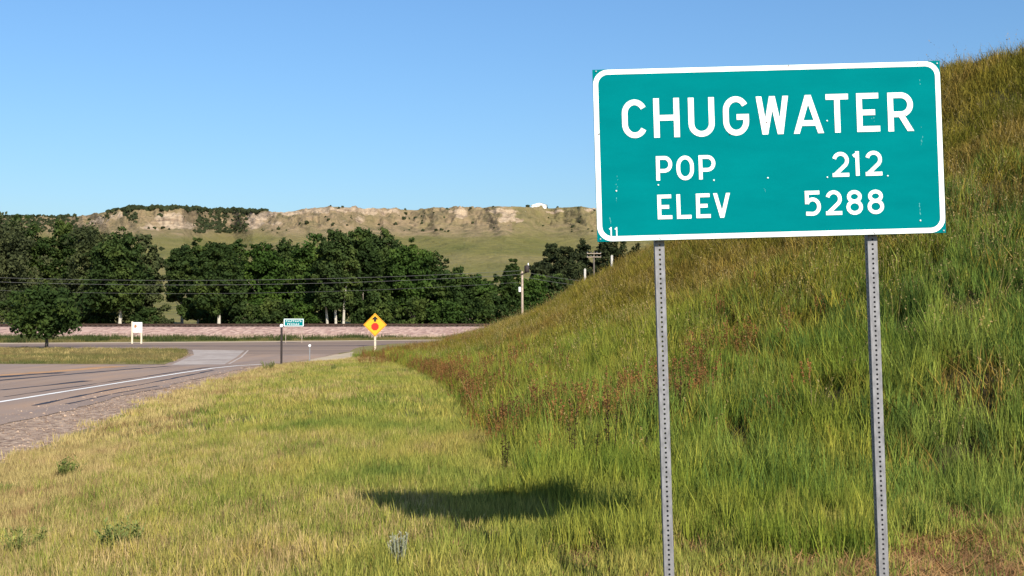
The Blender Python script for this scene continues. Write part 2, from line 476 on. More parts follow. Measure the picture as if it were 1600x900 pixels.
xg_line = [(interp(y, XG) + 0.9, y) for y in (-20, 0, 8, 16, 24, 32, 40, 48, 51, 54, 57, 61, 65, 72, 78, 85, 92, 98)]
sheet('gravel_shoulder', [(-70, -20)] + xg_line + [(-70, 98)], -0.312, M['gravel'])
jag = lambda pts: pts
edge = [(-9.2, -20)]
for y in np.arange(-19, 49, 0.8):
    edge.append((interp(y, [(-20, -9.0), (22, -9.75), (39, -10.7), (50, -11.3)]) + 0.35 * (fbm(y * 0.9, 0, 3, 3) - 0.5) * 2, y))
main = [(-60, -20)] + edge + [(-11.1, 50), (-10.9, 52), (-10.4, 56), (-10.2, 62), (-10.6, 67.9), (-60, 68)]
sheet('road', main, ROAD_Z, M['asphalt'])
cross = [(-75, 83), (-36, 81), (-22, 77.8), (-19, 68.05), (-10.6, 68), (-10.1, 74), (-8.8, 80), (-5.8, 95), (-1.5, 104), (8, 112), (18, 118), (14, 121),
         (-6, 114.5), (-25, 103), (-43, 97), (-75, 95)]
sheet('crossing_road', cross, ROAD_Z + 0.002, M['asphalt2'])
sheet('sandy_verge', [(-75, 95.5), (-43, 97.3), (-25, 103.3), (-6, 114.8), (14, 121.3), (12, 125), (-6, 119), (-26, 108), (-44, 101.5), (-75, 99.5)], -0.303, M['sand'])
# pale aprons
sheet('concrete_apron', [(-15.2, 51.5), (-12.9, 51.7), (-14.8, 62), (-17.5, 75.5), (-21.4, 77.2), (-18.2, 66)], ROAD_Z + 0.006, M['concrete'])
sheet('concrete_driveway', [(-10.25, 57), (-9.2, 55.5), (-7.6, 65), (-7.0, 78), (-6.0, 91), (-8.3, 82), (-10.0, 72)], ROAD_Z + 0.007, M['sand'])
sheet('grass_island', [(-70, 53), (-24, 52.6), (-15.6, 51.8), (-18.6, 66), (-22, 77.5), (-36, 80.6), (-70, 82.5)], ROAD_Z + 0.012, M['ground'])
ribbon('edge_line', [(-12.5, -10), (-12.5, 44), (-12.4, 48), (-12.0, 50.5), (-11.3, 52)], 0.16, ROAD_Z + 0.005, M['paint'], wob=0.06)
ribbon('tar_seam', [(-21, 22), (-20.2, 30), (-18.5, 38), (-17.2, 44)], 0.5, ROAD_Z + 0.0052, M['tar'], wob=0.5)
ribbon('tar_seam', [(-13.2, 30), (-13.0, 40), (-12.9, 49)], 0.10, ROAD_Z + 0.0055, M['tar'], wob=0.8)
ribbon('kerb_line', [(-12.75, 51.9), (-14.55, 62), (-17.3, 75.6), (-20, 76.6)], 0.11, ROAD_Z + 0.011, M['kerb'], wob=0.1)
ribbon('tar_seam', [(-17.2, 30), (-17.0, 38), (-15.9, 45), (-14.9, 50)], 0.35, ROAD_Z + 0.004, M['tar'], wob=0.35)
ribbon('tar_seam', [(-14.6, 33), (-13.9, 38)], 0.3, ROAD_Z + 0.0045, M['tar'], wob=0.5)
ribbon('tar_seam', [(-11.2, 27), (-11.5, 33), (-11.5, 37), (-11.9, 46)], 0.13, ROAD_Z + 0.0042, M['tar'], wob=0.6)
ribbon('tar_seam', [(-10.6, 27.5), (-10.8, 31), (-10.75, 35)], 0.08, ROAD_Z + 0.0048, M['tar'], wob=0.7)
ribbon('centre_line', [(-18.6, -10), (-18.6, 40), (-17.5, 47), (-17, 50)], 0.9, ROAD_Z + 0.0035, M['faded_yellow'], wob=0.3)
ribbon('tar_seam', [(-70, 88.5), (-40, 88), (-22, 88), (-12, 90), (-4, 101), (8, 113)], 1.1, ROAD_Z + 0.008, M['tar2'] if 'tar2' in M else m_plain('dark_asphalt', (0.06, 0.045, 0.047), 0.3, 0.5, 0.8), wob=0.4)

# ------------------------------------------------------------------ railway
ex = np.arange(-150, 70, 1.0)
prof = [(125.6, -0.34), (126.6, -0.1), (128, 0.25), (129.4, 0.57), (130.8, 0.88), (131.4, 0.93), (133.6, 0.93), (135, 0.93), (135.6, 0.88), (138, 0.2), (140.5, -0.4)]
EX, EY = np.meshgrid(ex, [p[0] for p in prof])
EZ = np.repeat(np.array([[p[1]] for p in prof]), len(ex), 1)
w = np.array([[0.1], [.5], [1], [1], [.5], [.3], [.1], [.3], [.5], [1], [.2]])
EZ = EZ + (fbm(EX * 0.4, EY * 0.4, 5, 4) - 0.5) * 0.5 * w
EY = EY + (fbm(EX * 0.3, EY * 0.3, 9, 3) - 0.5) * 1.2 * w
e_i = np.arange(EX.size).reshape(EX.shape)
Q = np.stack([e_i[:-1, :-1], e_i[:-1, 1:], e_i[1:, 1:], e_i[1:, :-1]], -1).reshape(-1, 4)
emb = setp(link('railway_embankment', mesh_np('railway_embankment', np.stack([EX, EY, EZ], -1).reshape(-1, 3), Q, True), M['ballast']), 'pinkish ballast bank', kind='structure')
rt = empty('railway_track', (0, 133.2, 0.95), 'dark rails on timber ties along the top of the pink ballast bank', 'railway track')
for sgn in (-1, 1):
    MB().prism([(-0.07, 0.12), (0.07, 0.12), (0.07, 0.16), (0.02, 0.17), (0.02, 0.26), (0.04, 0.27), (0.04, 0.32), (-0.04, 0.32), (-0.04, 0.27), (-0.02, 0.26), (-0.02, 0.17), (-0.07, 0.16)], -110, 110).build('rail', M['rail'], rt)
    o = [c for c in COL.objects if c.name.startswith('rail') and c.parent == rt][-1]
    o.rotation_euler = (0, 0, PI / 2); o.location = (-40, sgn * 0.72, 0)
tb = MB()
for i in range(360):
    tb.box((-150 + i * 0.6 + random.uniform(-.05, .05), 0, 0.03), (0.24, 2.6, 0.2))
setp(tb.build('tie', M['tie'], rt), kind='stuff')

# ------------------------------------------------------------------ far hills
def crest_scale(px):
    return interp(px, [(-400, 0.95), (60, 1.05), (110, 1.0), (150, 0.90), (200, 0.86), (255, 0.85), (285, 0.88), (315, 0.98), (340, 1.04), (365, 1.04), (395, 0.96), (430, 0.93),
                       (520, 0.92), (580, 0.96), (640, 1.0), (720, 0.97), (790, 0.96), (860, 1.02), (930, 1.0), (1100, 1.0), (2400, 1.0)])
CREST = [(-400, 340), (0, 339), (60, 338), (108, 341), (125, 337), (150, 333), (175, 329), (200, 328), (245, 327), (300, 328), (340, 329), (410, 331), (440, 331), (475, 327), (510, 324), (545, 323),
         (600, 325.5), (650, 325.5), (700, 323.5), (760, 323), (830, 323), (930, 323.5), (1100, 323), (1600, 325), (2400, 330)]
RP = [(180, 502.5), (220, 493), (300, 473), (450, 450), (620, 428), (800, 406), (930, 389), (1010, 378), (1070, 368), (1110, 358), (1135, 350)]
cols = np.concatenate([np.arange(-420, -20, 12), np.arange(-20, 1000, 1.6), np.arange(1000, 2400, 16)])
deps = np.concatenate([np.arange(139, 300, 5), np.arange(300, 800, 12), np.arange(800, 1060, 6), np.arange(1060, 1225, 1.8), np.array([1230, 1245, 1270, 1310, 1400, 1600, 2000, 2600, 3500])])
CP, DN = np.meshgrid(cols, deps)
cr = np.interp(CP, [c[0] for c in CREST], [c[1] for c in CREST])
rows_low = np.interp(DN, [r[0] for r in RP], [r[1] for r in RP])
# cliff band from 1135 to the crest
u = np.clip((DN - 1135) / 65.0, 0, 1)
gn = fbm(CP * 0.03 + DN * 0.004, CP * 0 + 3.3, 21, 2)                    # gullies along the face
gn2 = fbm(CP * 0.07, DN * 0.035, 23, 4)
cliffy = np.interp(CP, [60, 140, 215, 300, 312, 380, 392, 430, 600, 640, 690, 702, 738, 752, 772, 825, 845, 930], [.2, .3, .8, .8, .25, .3, .8, .55, .45, .1, .1, .7, .6, .3, .7, .6, .25, .2])
cliffy = np.clip(cliffy * (0.6 + 0.8 * fbm(CP * 0.05, CP * 0 + 7, 41, 3)), 0, 1)
uu = u + (gn2 - 0.5) * 0.45 * (u > 0) * (u < 1)
step = np.clip(0.5 * sstep(0.08, 0.34, uu) + 0.5 * sstep(0.62, 0.80, uu), 0, 1)
prof_u = np.clip(uu, 0, 1) * (1 - cliffy) + step * cliffy
prof_u = np.where(u >= 1, 1, np.clip(prof_u, 0, 1))
rows = np.where(DN <= 1135, rows_low, 350 + (cr - 350) * prof_u)
blend = sstep(900, 1135, DN)
lowscale = 1 + 0 * CP
scale = 1 + (crest_scale(CP) - 1) * sstep(350, 900, DN) + (gn - 0.5) * 0.07 * sstep(950, 1130, DN) * (1 - 0.3 * u)
D_ = DN * scale
Zf = CAM_Z + D_ * (500 - rows) / F
crestZ = CAM_Z + (1200 * crest_scale(CP)) * (500 - cr) / F
Zf = np.where(DN > 1200, crestZ * 0.995, Zf)
Zf = np.where(DN < 180, -0.4 + (CAM_Z + 180 * (500 - 502.5) / F + 0.4) * np.clip((DN - 139) / 41, 0, 1), Zf)
Zf += (fbm(CP * 0.02 * D_ / 300, D_ * 0.02, 51, 4) - 0.5) * np.clip(D_ / 250, 0, 5) * sstep(170, 320, D_) * (1 - sstep(1185, 1200, DN))
Zf += (fbm(CP * 0.11, DN * 0.07, 61, 4) - 0.5) * 8.0 * sstep(1090, 1140, DN) * (1 - sstep(1192, 1203, DN))
Xf = D_ * (CP - 800) / F
i_ = np.arange(Xf.size).reshape(Xf.shape)
Q = np.stack([i_[:-1, :-1], i_[:-1, 1:], i_[1:, 1:], i_[1:, :-1]], -1).reshape(-1, 4)
hm = mesh_np('hills', np.stack([Xf, D_, Zf], -1).reshape(-1, 3), Q, True)
# where bare rock lies (a property of the place): bands of the cliff
rk = np.zeros_like(CP)
for px_, row_, sx, sy, am in ((150, 347, 18, 5, .8), (175, 338, 26, 5, .55), (232, 357, 16, 4, .9), (262, 345, 20, 9, 1.1), (285, 352, 20, 7, .9), (258, 335, 30, 3, .5), (345, 345, 30, 8, .38), (395, 348, 12, 11, 1.1), (410, 338, 22, 5, .9), (455, 333, 30, 4, .8),
                              (500, 329, 25, 4, .75), (545, 328, 30, 4.5, .95), (590, 330, 25, 4, .85), (560, 342, 12, 6, .6), (535, 346, 8, 4, .5), (430, 352, 30, 6, .45), (630, 333, 20, 3, .4), (715, 330, 15, 5, 1.0), (722, 338, 12, 4, .7), (790, 331, 20, 5, 1.0), (795, 342, 16, 4, .95), (812, 346, 8, 3, .6),
                              (866, 330, 22, 2.5, .75), (925, 329, 14, 2.5, .6), (760, 330, 12, 3, .4), (805, 354, 14, 4, .35), (840, 358, 8, 2, .4), (650, 345, 40, 6, .28)):
    rk += am * np.exp(-((CP - px_) / sx) ** 2 - ((rows - row_) / sy) ** 2)
rk *= 1.15 * (0.20 + 1.5 * fbm(CP * 0.10, DN * 0.06, 71, 4)) * (u < 0.985)
att = hm.attributes.new('rock', 'FLOAT', 'POINT')
att.data.foreach_set('value', np.clip(rk, 0, 1).astype(np.float32).ravel())
scr = sstep(1020, 1125, DN + 60 * (fbm(CP * 0.03, DN * 0.02, 77, 4) - 0.5)) * (0.5 + 0.8 * fbm(CP * 0.05, DN * 0.03, 78, 4)) * np.where(CP > 800, .6, 1)
att = hm.attributes.new('scrub', 'FLOAT', 'POINT')
att.data.foreach_set('value', np.clip(scr, 0, 1).astype(np.float32).ravel())
t = NT('hillside')
p = t.pos()
f = t.noise(t.scaled(p, (1, 0.6, 2.0)), 0.010, 6, 0.6)
f2 = t.noise(p, 0.06, 6, 0.65)
c = t.ramp(f, [(0.30, (0.120, 0.122, 0.034)), (0.48, (0.170, 0.152, 0.048)), (0.60, (0.215, 0.180, 0.070)), (0.75, (0.16, 0.13, 0.055))])
c = t.mix(t.ramp(f2, [(0.45, grey(0)), (0.75, grey(0.55))]), c, (0.10, 0.095, 0.045))
a2 = t.new('ShaderNodeAttribute', attribute_name='scrub')
c = t.mix(t.math('MULTIPLY', a2.outputs['Fac'], 0.95), c, t.ramp(f2, [(0.35, (0.14, 0.115, 0.065)), (0.5, (0.25, 0.185, 0.105)), (0.7, (0.34, 0.24, 0.15))]))
a1 = t.new('ShaderNodeAttribute', attribute_name='rock')
f3 = t.noise(t.scaled(p, (1, 1, 7)), 0.05, 6, 0.7)
rc = t.ramp(f3, [(0.30, (0.17, 0.12, 0.08)), (0.45, (0.33, 0.245, 0.165)), (0.6, (0.47, 0.365, 0.25)), (0.75, (0.38, 0.26, 0.165))])
rf = t.math('ADD', a1.outputs['Fac'], t.math('MULTIPLY', t.math('SUBTRACT', t.noise(p, 0.11, 5, 0.7), 0.5), 1.3))
c = t.mix(t.ramp(rf, [(0.36, grey(0)), (0.58, grey(1))]), c, rc)
t.bump(t.math('ADD', f2, f3), 0.7, 6)
hills = setp(link('hills', hm, t.finish(c, 0.95, 0, 0.1)), 'far grassy slope and tan bluffs', kind='structure')

# dark junipers scattered on the bluffs: uncountable at this distance
def hill_z(px, dn):
    j = np.clip(np.searchsorted(cols, px), 0, len(cols) - 1); i = np.clip(np.searchsorted(deps, dn), 0, len(deps) - 1)
    return Xf[i, j], D_[i, j], Zf[i, j]
n = 40000
cp = RNG.uniform(-60, 940, n); dn = np.concatenate([RNG.uniform(1085, 1199, n // 2), RNG.uniform(1190, 1226, n - n // 2)])
top = np.arange(n) >= n // 2
edge_ = sstep(160, 185, cp) * (1 - sstep(405, 418, cp))
dens = np.where(top, edge_ * 1.0 + (cp < 110) * 0.4 + 0.0004, 0.002 + 0.05 * sstep(0.55, 0.78, fbm(cp * 0.03, dn * 0.03, 81, 3)))
val = sstep(292, 312, cp) * (1 - sstep(372, 392, cp))
dens = np.where(~top, np.maximum(dens, val * 0.95 * sstep(0.36, 0.58, fbm(cp * 0.09, dn * 0.05, 3, 3) + 0.08)), dens)
dens = np.where((cp < 120) & ~top, 0.35, dens)
dens = np.where((cp > 192) & (cp < 212) & ~top & (dn > 1150), 0.45, dens)
keep = RNG.random(n) < dens * 0.5
cp, dn = cp[keep], dn[keep]
bx, by, bz = hill_z(cp, dn)
ico = bmesh.new(); bmesh.ops.create_icosphere(ico, subdivisions=1, radius=1)
iv = np.array([v.co[:] for v in ico.verts]); iff = np.array([[v.index for v in f.verts] for f in ico.faces]); ico.free()
k = len(bx)
sz = RNG.uniform(0.7, 2.1, k) * np.where((dn > 1190) & (cp > 190), 1.35, 1.0) * (0.7 + 0.6 * RNG.random(k))
jit = 1 + RNG.uniform(-0.35, 0.35, (k, len(iv), 1))
V = (iv[None] * jit * sz[:, None, None] * np.array([1, 1, 0.9]) + np.stack([bx, by, bz + sz * 0.45], -1)[:, None, :]).reshape(-1, 3)
Fq = (iff[None] + (np.arange(k) * len(iv))[:, None, None]).reshape(-1, 3)
setp(link('junipers', mesh_np('junipers', V, Fq), LEAF[3]), 'dark junipers dotted over the far bluffs', 'junipers', kind='stuff')

# the white house on the rim
hx, hy, hz_ = hill_z(np.array([842.0]), np.array([1203.0]))
house = empty('house', (float(hx[0]), float(hy[0]) + 4, float(hz_[0])), 'low white house on the rim of the far bluffs', 'house')
MB().box((0, 0, 1.3), (15.5, 9, 3.4)).build('wall', M['house_wall'], house)
MB().prism([(-8.6, 2.95), (8.6, 2.95), (1.5, 5.3), (-1.0, 5.3)], -5.2, 5.2).build('roof', M['house_wall'], house)
MB().prism([(1.7, 5.35), (8.9, 3.05), (8.9, 3.3), (1.5, 5.65)], -5.4, 5.4).build('roof_panel', M['glass_dark'], house)
for dx in (-5, -1.5, 3.5):
    MB().box((dx, -4.53, 1.6), (1.5, 0.1, 1.2)).build('window', M['house_roof'], house)

# ------------------------------------------------------------------ trees
def leaves(centres, radii, per, size, squash=0.8, up=0.25):
    """leaf-sized diamonds spread through clumps"""
    n = len(centres)
    cid = np.repeat(np.arange(n), per)
    N = len(cid)
    d = RNG.normal(size=(N, 3)); d /= np.linalg.norm(d, axis=1)[:, None]
    r = 1.15 * RNG.random(N) ** 0.45
    c = centres[cid] + d * (r * radii[cid])[:, None] * np.array([1, 1, squash])
    nrm = d * 0.8 + RNG.normal(size=(N, 3)) * 0.7 + np.array([0, 0, up])
    nrm /= np.linalg.norm(nrm, axis=1)[:, None]
    a = np.cross(nrm, RNG.normal(size=(N, 3))); a /= np.linalg.norm(a, axis=1)[:, None]
    b = np.cross(nrm, a)
    s = size * RNG.uniform(0.6, 1.35, N)[:, None]
    V = np.stack([c - a * s, c + b * s * 0.62, c + a * s, c - b * s * 0.62], 1).reshape(-1, 3)
    return V, np.arange(N * 4).reshape(-1, 4)

def tree(name, loc, H, Rr, label, cat='tree', group=None, leaf=0, bark='bark', base=0.16, clumps=70, per=110, size=0.24, trunk_r=0.28, lean=0.0, stems=1, shape=0.55, stem_r=None, squashx=0.8):
    root = empty(name, loc, label, cat, group)
    tb = MB()
    for s_ in range(stems):
        ox = (s_ - (stems - 1) / 2) * 0.9
        pts, rad = [], []
        for i in range(8):
            q = i / 7
            pts.append((ox + lean * q * H * 0.5 + ox * q * 0.8 + math.sin(q * 4 + s_) * 0.12, math.cos(q * 3 + s_) * 0.1, -0.4 + q * (H * 0.62)))
            rad.append(trunk_r * (1 - 0.85 * q) + 0.02)
        tb.tube(pts, rad, 8)
        for i in range(0 if bark == 'bark_white' else 5):
            q = random.uniform(0.42, 0.8)
            k_ = q * 7; i0 = int(k_)
            p0 = Vector(pts[i0]).lerp(Vector(pts[min(i0 + 1, 7)]), k_ - i0)
            a = random.uniform(0, 2 * PI); L = Rr * random.uniform(0.35, 0.6)
            p1 = p0 + Vector((math.cos(a) * L * 0.5, math.sin(a) * L * 0.5, L * 0.4))
            p2 = p0 + Vector((math.cos(a) * L, math.sin(a) * L, L * 1.0))
            rr = trunk_r * (1 - 0.8 * q) * 0.6
            tb.tube([p0, p1, p2], [rr, rr * 0.6, rr * 0.2], 6)
    tb.build('trunk', M[bark], root, True)
    # crown: small clumps spread through several upright lobes
    zb = H * base
    nl = max(4, int(4 + Rr * 1.3))
    la = RNG.uniform(0, 2 * PI, nl); lr = Rr * 0.68 * np.sqrt(RNG.random(nl)); lr[0] = 0.05 * Rr
    ltop = H * np.clip(1.0 - 0.20 * (lr / Rr) ** 1.5 - RNG.uniform(0.0, 0.08, nl), 0.5, 1); ltop[0] = H
    lw_ = Rr * RNG.uniform(0.46, 0.68, nl)
    li = RNG.integers(0, nl, clumps)
    q = RNG.random(clumps) ** 0.9
    z = zb + (ltop[li] - zb) * (0.03 + 0.93 * q)
    env = lw_[li] * np.clip(np.sin(PI * np.clip(q * 0.72 + 0.17, 0, 1)) ** shape, 0.10, 1)
    ang = RNG.uniform(0, 2 * PI, clumps)
    rad = env * np.sqrt(RNG.random(clumps)) * (0.70 + 0.6 * noise(ang * 1.6, q * 5, int(abs(loc[0]) * 7) % 97))
    cen = np.stack([np.cos(la[li]) * lr[li] + np.cos(ang) * rad + lean * H * 0.25, (np.sin(la[li]) * lr[li] + np.sin(ang) * rad) * squashx, z], -1)
    cr_ = Rr * RNG.uniform(0.12, 0.27, clumps) * (1.0 - 0.25 * q)
    cnt = np.maximum(14, (per * (cr_ / (Rr * 0.18)) ** 2)).astype(int)
    V, Fq = leaves(cen, cr_, cnt, size)
    # a few twigs that break the outline
    link('crown', mesh_np('crown', V, Fq), LEAF[leaf], root)
    return root

GROUP = 'cottonwoods along the railway'
# px, top row, half width px, distance, leaf, bark, stems, lean, base, label
TREES = [
    (-8, 331, 62, 152, 1, 'bark', 1, 0, .14, 'tall grey-green cottonwood cut by the left edge, beyond the railway'),
    (42, 331, 46, 158, 0, 'bark', 1, 0, .14, 'tallest cottonwood at the far left, with a spiky top against the sky'),
    (97, 337, 33, 162, 0, 'bark', 1, 0, .16, 'narrow cottonwood with a thin pointed tip in front of the far bluff'),
    (135, 347, 46, 154, 1, 'bark_white', 1, 0, .10, 'broad grey-green cottonwood behind the small roadside tree, pale trunk foot showing'),
    (186, 355, 44, 145.5, 0, 'bark_white', 1, .06, .24, 'cottonwood with a pale leaning trunk, left of the white roadside board'),
    (227, 366, 30, 160, 1, 'bark', 1, 0, .10, 'cottonwood straight behind the white roadside board'),
    (284, 381, 22, 166, 0, 'bark', 1, 0, .36, 'high-crowned cottonwood over the bright meadow gap'),
    (310, 371, 24, 158, 0, 'bark', 1, 0, .16, 'rounded cottonwood just right of the bright meadow gap'),
    (341, 377, 34, 145.5, 0, 'bark_white', 1, .02, .24, 'cottonwood with one pale trunk, right of the meadow gap'),
    (368, 371, 28, 164, 0, 'bark', 1, 0, .16, 'slim cottonwood behind, second right of the meadow gap'),
    (405, 375, 38, 151, 2, 'bark', 1, 0, .15, 'leafy cottonwood left of the small green road sign'),
    (450, 371, 38, 160, 0, 'bark', 1, 0, .15, 'dark cottonwood straight above the small green road sign'),
    (490, 366, 36, 152, 2, 'bark', 1, 0, .16, 'cottonwood between the green road sign and the three white trunks'),
    (524, 361, 36, 145.5, 0, 'bark_white', 3, 0, .27, 'cottonwood standing on three bare white trunks'),
    (566, 357, 38, 150, 0, 'bark', 1, 0, .15, 'dense cottonwood just left of the yellow diamond sign'),
    (600, 354, 38, 162, 0, 'bark', 1, 0, .14, 'tallest dark cottonwood in the middle of the row, above the yellow diamond sign'),
    (641, 371, 36, 152, 2, 'bark', 1, 0, .13, 'bright-edged cottonwood right of the yellow diamond sign'),
    (676, 391, 32, 157, 0, 'bark', 1, 0, .12, 'sloping-topped cottonwood two right of the yellow diamond sign'),
    (708, 416, 30, 151, 0, 'bark', 1, 0, .10, 'lower cottonwood near the right end of the row'),
    (741, 430, 28, 153, 2, 'bark', 1, 0, .08, 'bushy cottonwood second from the right end of the row'),
    (767, 456, 26, 148, 0, 'bark', 1, 0, .05, 'short bushy tree ending the row beside the knoll'),
]
for px, row, hw, Yd, lf, bk, st, ln, bs, lab in TREES:
    zb = -0.38
    top = P(px, row, Yd); x = top.x
    H = (top.z - zb) / 0.985
    Rr = hw * Yd / F * 1.12
    tree('cottonwood_tree', (x, Yd, zb), H, Rr, lab, 'tree', GROUP, lf, bk, bs, clumps=int(150 + Rr * 34), per=66, size=0.22,
         trunk_r=0.20 if st > 1 else 0.27, lean=ln, stems=st)
SHRUBS = [(158, 474, 34, 149, 0, 'shrub around the foot of the pale leaning trunk'), (318, 484, 17, 153, 0, 'low shrub at the right edge of the meadow gap'), (352, 476, 26, 151, 0, 'shrub behind the single pale trunk'), (62, 474, 32, 146, 0, 'shrub under the tallest cottonwood at far left'), (520, 470, 22, 164, 0, 'shrub behind the three white trunks'), (18, 462, 34, 146, 0, 'dark shrub under the leftmost cottonwoods'), (100, 470, 30, 145.5, 2, 'bushy shrub behind the small roadside tree'), (224, 478, 26, 147, 0, 'shrub behind the white roadside board'),
          (262, 497, 14, 150, 1, 'very low scrub in the meadow gap'), (385, 470, 26, 146, 0, 'shrub right of the single pale trunk'), (425, 462, 28, 146, 0, 'tall shrub left of the small green road sign'), (472, 470, 26, 145.5, 2, 'shrub behind the small green road sign'),
          (494, 488, 13, 146.5, 1, 'grey scrub left of the three white trunks'), (566, 478, 24, 146.5, 0, 'shrub right of the three white trunks'), (603, 470, 26, 146, 0, 'shrub behind the yellow diamond sign'), (648, 462, 32, 146, 0, 'shrub right of the yellow diamond sign'),
          (697, 466, 34, 145.5, 2, 'broad shrub left of the end of the tree row'), (735, 472, 28, 145, 0, 'shrub at the foot of the end of the tree row')]
for px, row, hw, Yd, lf, lab in SHRUBS:
    top = P(px, row, Yd)
    tree('shrub', (top.x, Yd, -0.38), (top.z + 0.38), hw * Yd / F * 1.1, lab, 'shrub', 'shrubs below the cottonwoods', lf, 'bark_dark', 0.02, clumps=80, per=60, size=0.19, trunk_r=0.1, shape=0.35)

def far_base(px, Yd):
    x, y, z = hill_z(np.array([float(px)]), np.array([float(Yd)]))
    return float(z[0])
RIGHT = [
    (800, 404, 13, 196, 0, 'small lone tree left of the utility pole', 'round_tree', 2.0), (783, 427, 26, 180, 0, 'low round tree behind the end of the row, left of the utility pole', 'round_tree', 1),
    (836, 431, 26, 184, 2, 'low round tree behind the utility pole', 'round_tree', 1), (872, 428, 26, 186, 0, 'low round tree right of the utility pole', 'round_tree', 1),
    (862, 369, 21, 232, 3, 'tall dark juniper nearest the utility pole', 'juniper_tree', 1), (886, 377, 22, 226, 3, 'dark juniper second right of the utility pole', 'juniper_tree', 1),
    (912, 373, 20, 234, 3, 'dark juniper third right of the utility pole', 'juniper_tree', 1), (936, 367, 24, 230, 3, 'tall dark juniper by the lower left corner of the town sign', 'juniper_tree', 1),
    (966, 374, 24, 228, 3, 'dark juniper under the lower edge of the town sign', 'juniper_tree', 1), (995, 379, 24, 226, 3, 'dark juniper at the knoll crest left of the left sign post', 'juniper_tree', 1),
    (900, 408, 30, 214, 3, 'low dark juniper in front of the taller junipers', 'juniper_tree', 1), (845, 404, 22, 212, 3, 'low juniper just right of the pole top', 'juniper_tree', 1), (955, 408, 30, 214, 3, 'low dark juniper behind the right white post', 'juniper_tree', 1)]
for px, row, hw, Yd, lf, lab, nm, _ in RIGHT:
    zb = far_base(px, Yd) - 0.2
    top = P(px, row, Yd)
    tree(nm, (top.x, Yd, zb), (top.z - zb) / 0.985, hw * Yd / F * 1.15, lab, 'tree', 'dark trees behind the knoll', lf, 'bark', 0.05, clumps=210, per=62, size=0.24, trunk_r=0.2, shape=0.5)
# the small tree on the island
p = P(70, 541, 79.3)
tree('roadside_tree', (p.x, 79.3, -0.29), 4.4, 2.8, 'small broad tree standing alone on the grass island', 'tree', None, 0, 'bark_dark', 0.26, clumps=120, per=60, size=0.14, trunk_r=0.13, shape=0.45)

# ------------------------------------------------------------------ utility poles and wires
def pole_thing(px, Yd, row_top, zbase, label, arms, transformer):
    top = P(px, row_top, Yd)
    H = top.z - zbase
    o = empty('utility_pole', (top.x, Yd, zbase), label, 'utility pole', 'utility poles behind the knoll')
    MB().tube([(0, 0, -0.3), (0, 0, H * 0.5), (0, 0, H)], [0.17, 0.15, 0.125], 10).build('pole', M['pole' if transformer else 'bark_dark'], o, True)
    for dz in arms:
        MB().box((0, -0.2, H - dz), (2.4, 0.11, 0.13), bev=0.01).build('crossarm', M['pole'], o)
        for dx in (-1.15, -0.5, 0.5, 1.15):
            MB().tube([(dx, -0.2, H - dz + 0.08), (dx, -0.2, H - dz + 0.2), (dx, -0.2, H - dz + 0.25)], [0.03, 0.05, 0.03], 8).build('insulator', M['alu'], o, True)
    if transformer:
        MB().tube([(0.55, -0.3, H - 0.15), (0.55, -0.3, H + 0.05), (0.55, -0.3, H + 0.65), (0.55, -0.3, H + 0.72)], [0.26, 0.3, 0.3, 0.2], 12).build('transformer', M['dark_post'], o, True)
        MB().tube([(0.72, -0.3, H + 0.68), (0.72, -0.3, H + 1.0)], [0.09, 0.06], 8).build('bushing', M['porcelain'], o, True)
        MB().box((0.3, -0.2, H - 0.2), (1.2, 0.1, 0.14), rot=Matrix.Rotation(R(-20), 3, 'Y')).build('bracket', M['dark_post'], o)
        MB().box((-0.3, -0.12, H - 2.2), (0.28, 0.24, 0.6), bev=0.02).build('meter_box', M['porcelain'], o)
    return o, top
pole_a, ta = pole_thing(816, 140, 424, -0.4, 'pale wooden utility pole with a dark transformer on top', [], True)
pole_b, tb_ = pole_thing(928, 196, 393, far_base(928, 196), 'distant utility pole with two pale crossarms among the junipers', [0.35, 0.95], False)
def wire(name, a, b, sag, label, rad=0.03):
    pts = []
    for i in range(41):
        q = i / 40
        p_ = Vector(a).lerp(Vector(b), q); p_.z -= sag * 4 * q * (1 - q)
        pts.append(p_)
    return setp(MB().tube(pts, rad, 5).build(name, M['wire'], None, True), label, 'power line', 'power lines strung in front of the trees')
left = P(-230, 424, 140)
for i, (dz, dy, sg, lab) in enumerate([(0.1, 0, 1.15, 'topmost power line in front of the cottonwoods'), (-0.35, 0.3, 1.25, 'middle power line in front of the cottonwoods'), (-1.3, 0.2, 1.35, 'lowest power line in front of the cottonwoods')]):
    wire('power_line', (ta.x, 140 + dy, ta.z + dz), (left.x, 140 + dy, left.z + dz - 0.1), sg, lab, 0.02 if i < 2 else 0.013)
for dz, lab in ((0.0, 'upper power line running right from the utility pole'), (-0.6, 'lower power line running right from the utility pole')):
    e = P(1010, 442, 150)
    wire('power_line', (ta.x, 140, ta.z + dz), (e.x, 150, e.z + dz), 0.5, lab, 0.017)

# white posts standing on the knoll crest
for px, row, Yd, lab in ((914, 421, 49, 'short white post on the knoll crest, left of the pair'), (956, 400, 46.5, 'short white post on the knoll crest, nearer the town sign')):
    top = P(px, row, Yd)
    zb = float(zg(top.x, Yd))
    o = empty('marker_post', (top.x, Yd, zb - 0.1), lab, 'post', 'white posts on the knoll crest')
    h = top.z - zb + 0.1
    MB().box((0, 0, h / 2), (0.09, 0.09, h), bev=0.008).build('post', M['worn_white'], o)
    MB().prism([(-0.05, h), (0.05, h), (0, h + 0.05)], -0.05, 0.05).build('post_cap', M['worn_white'], o)

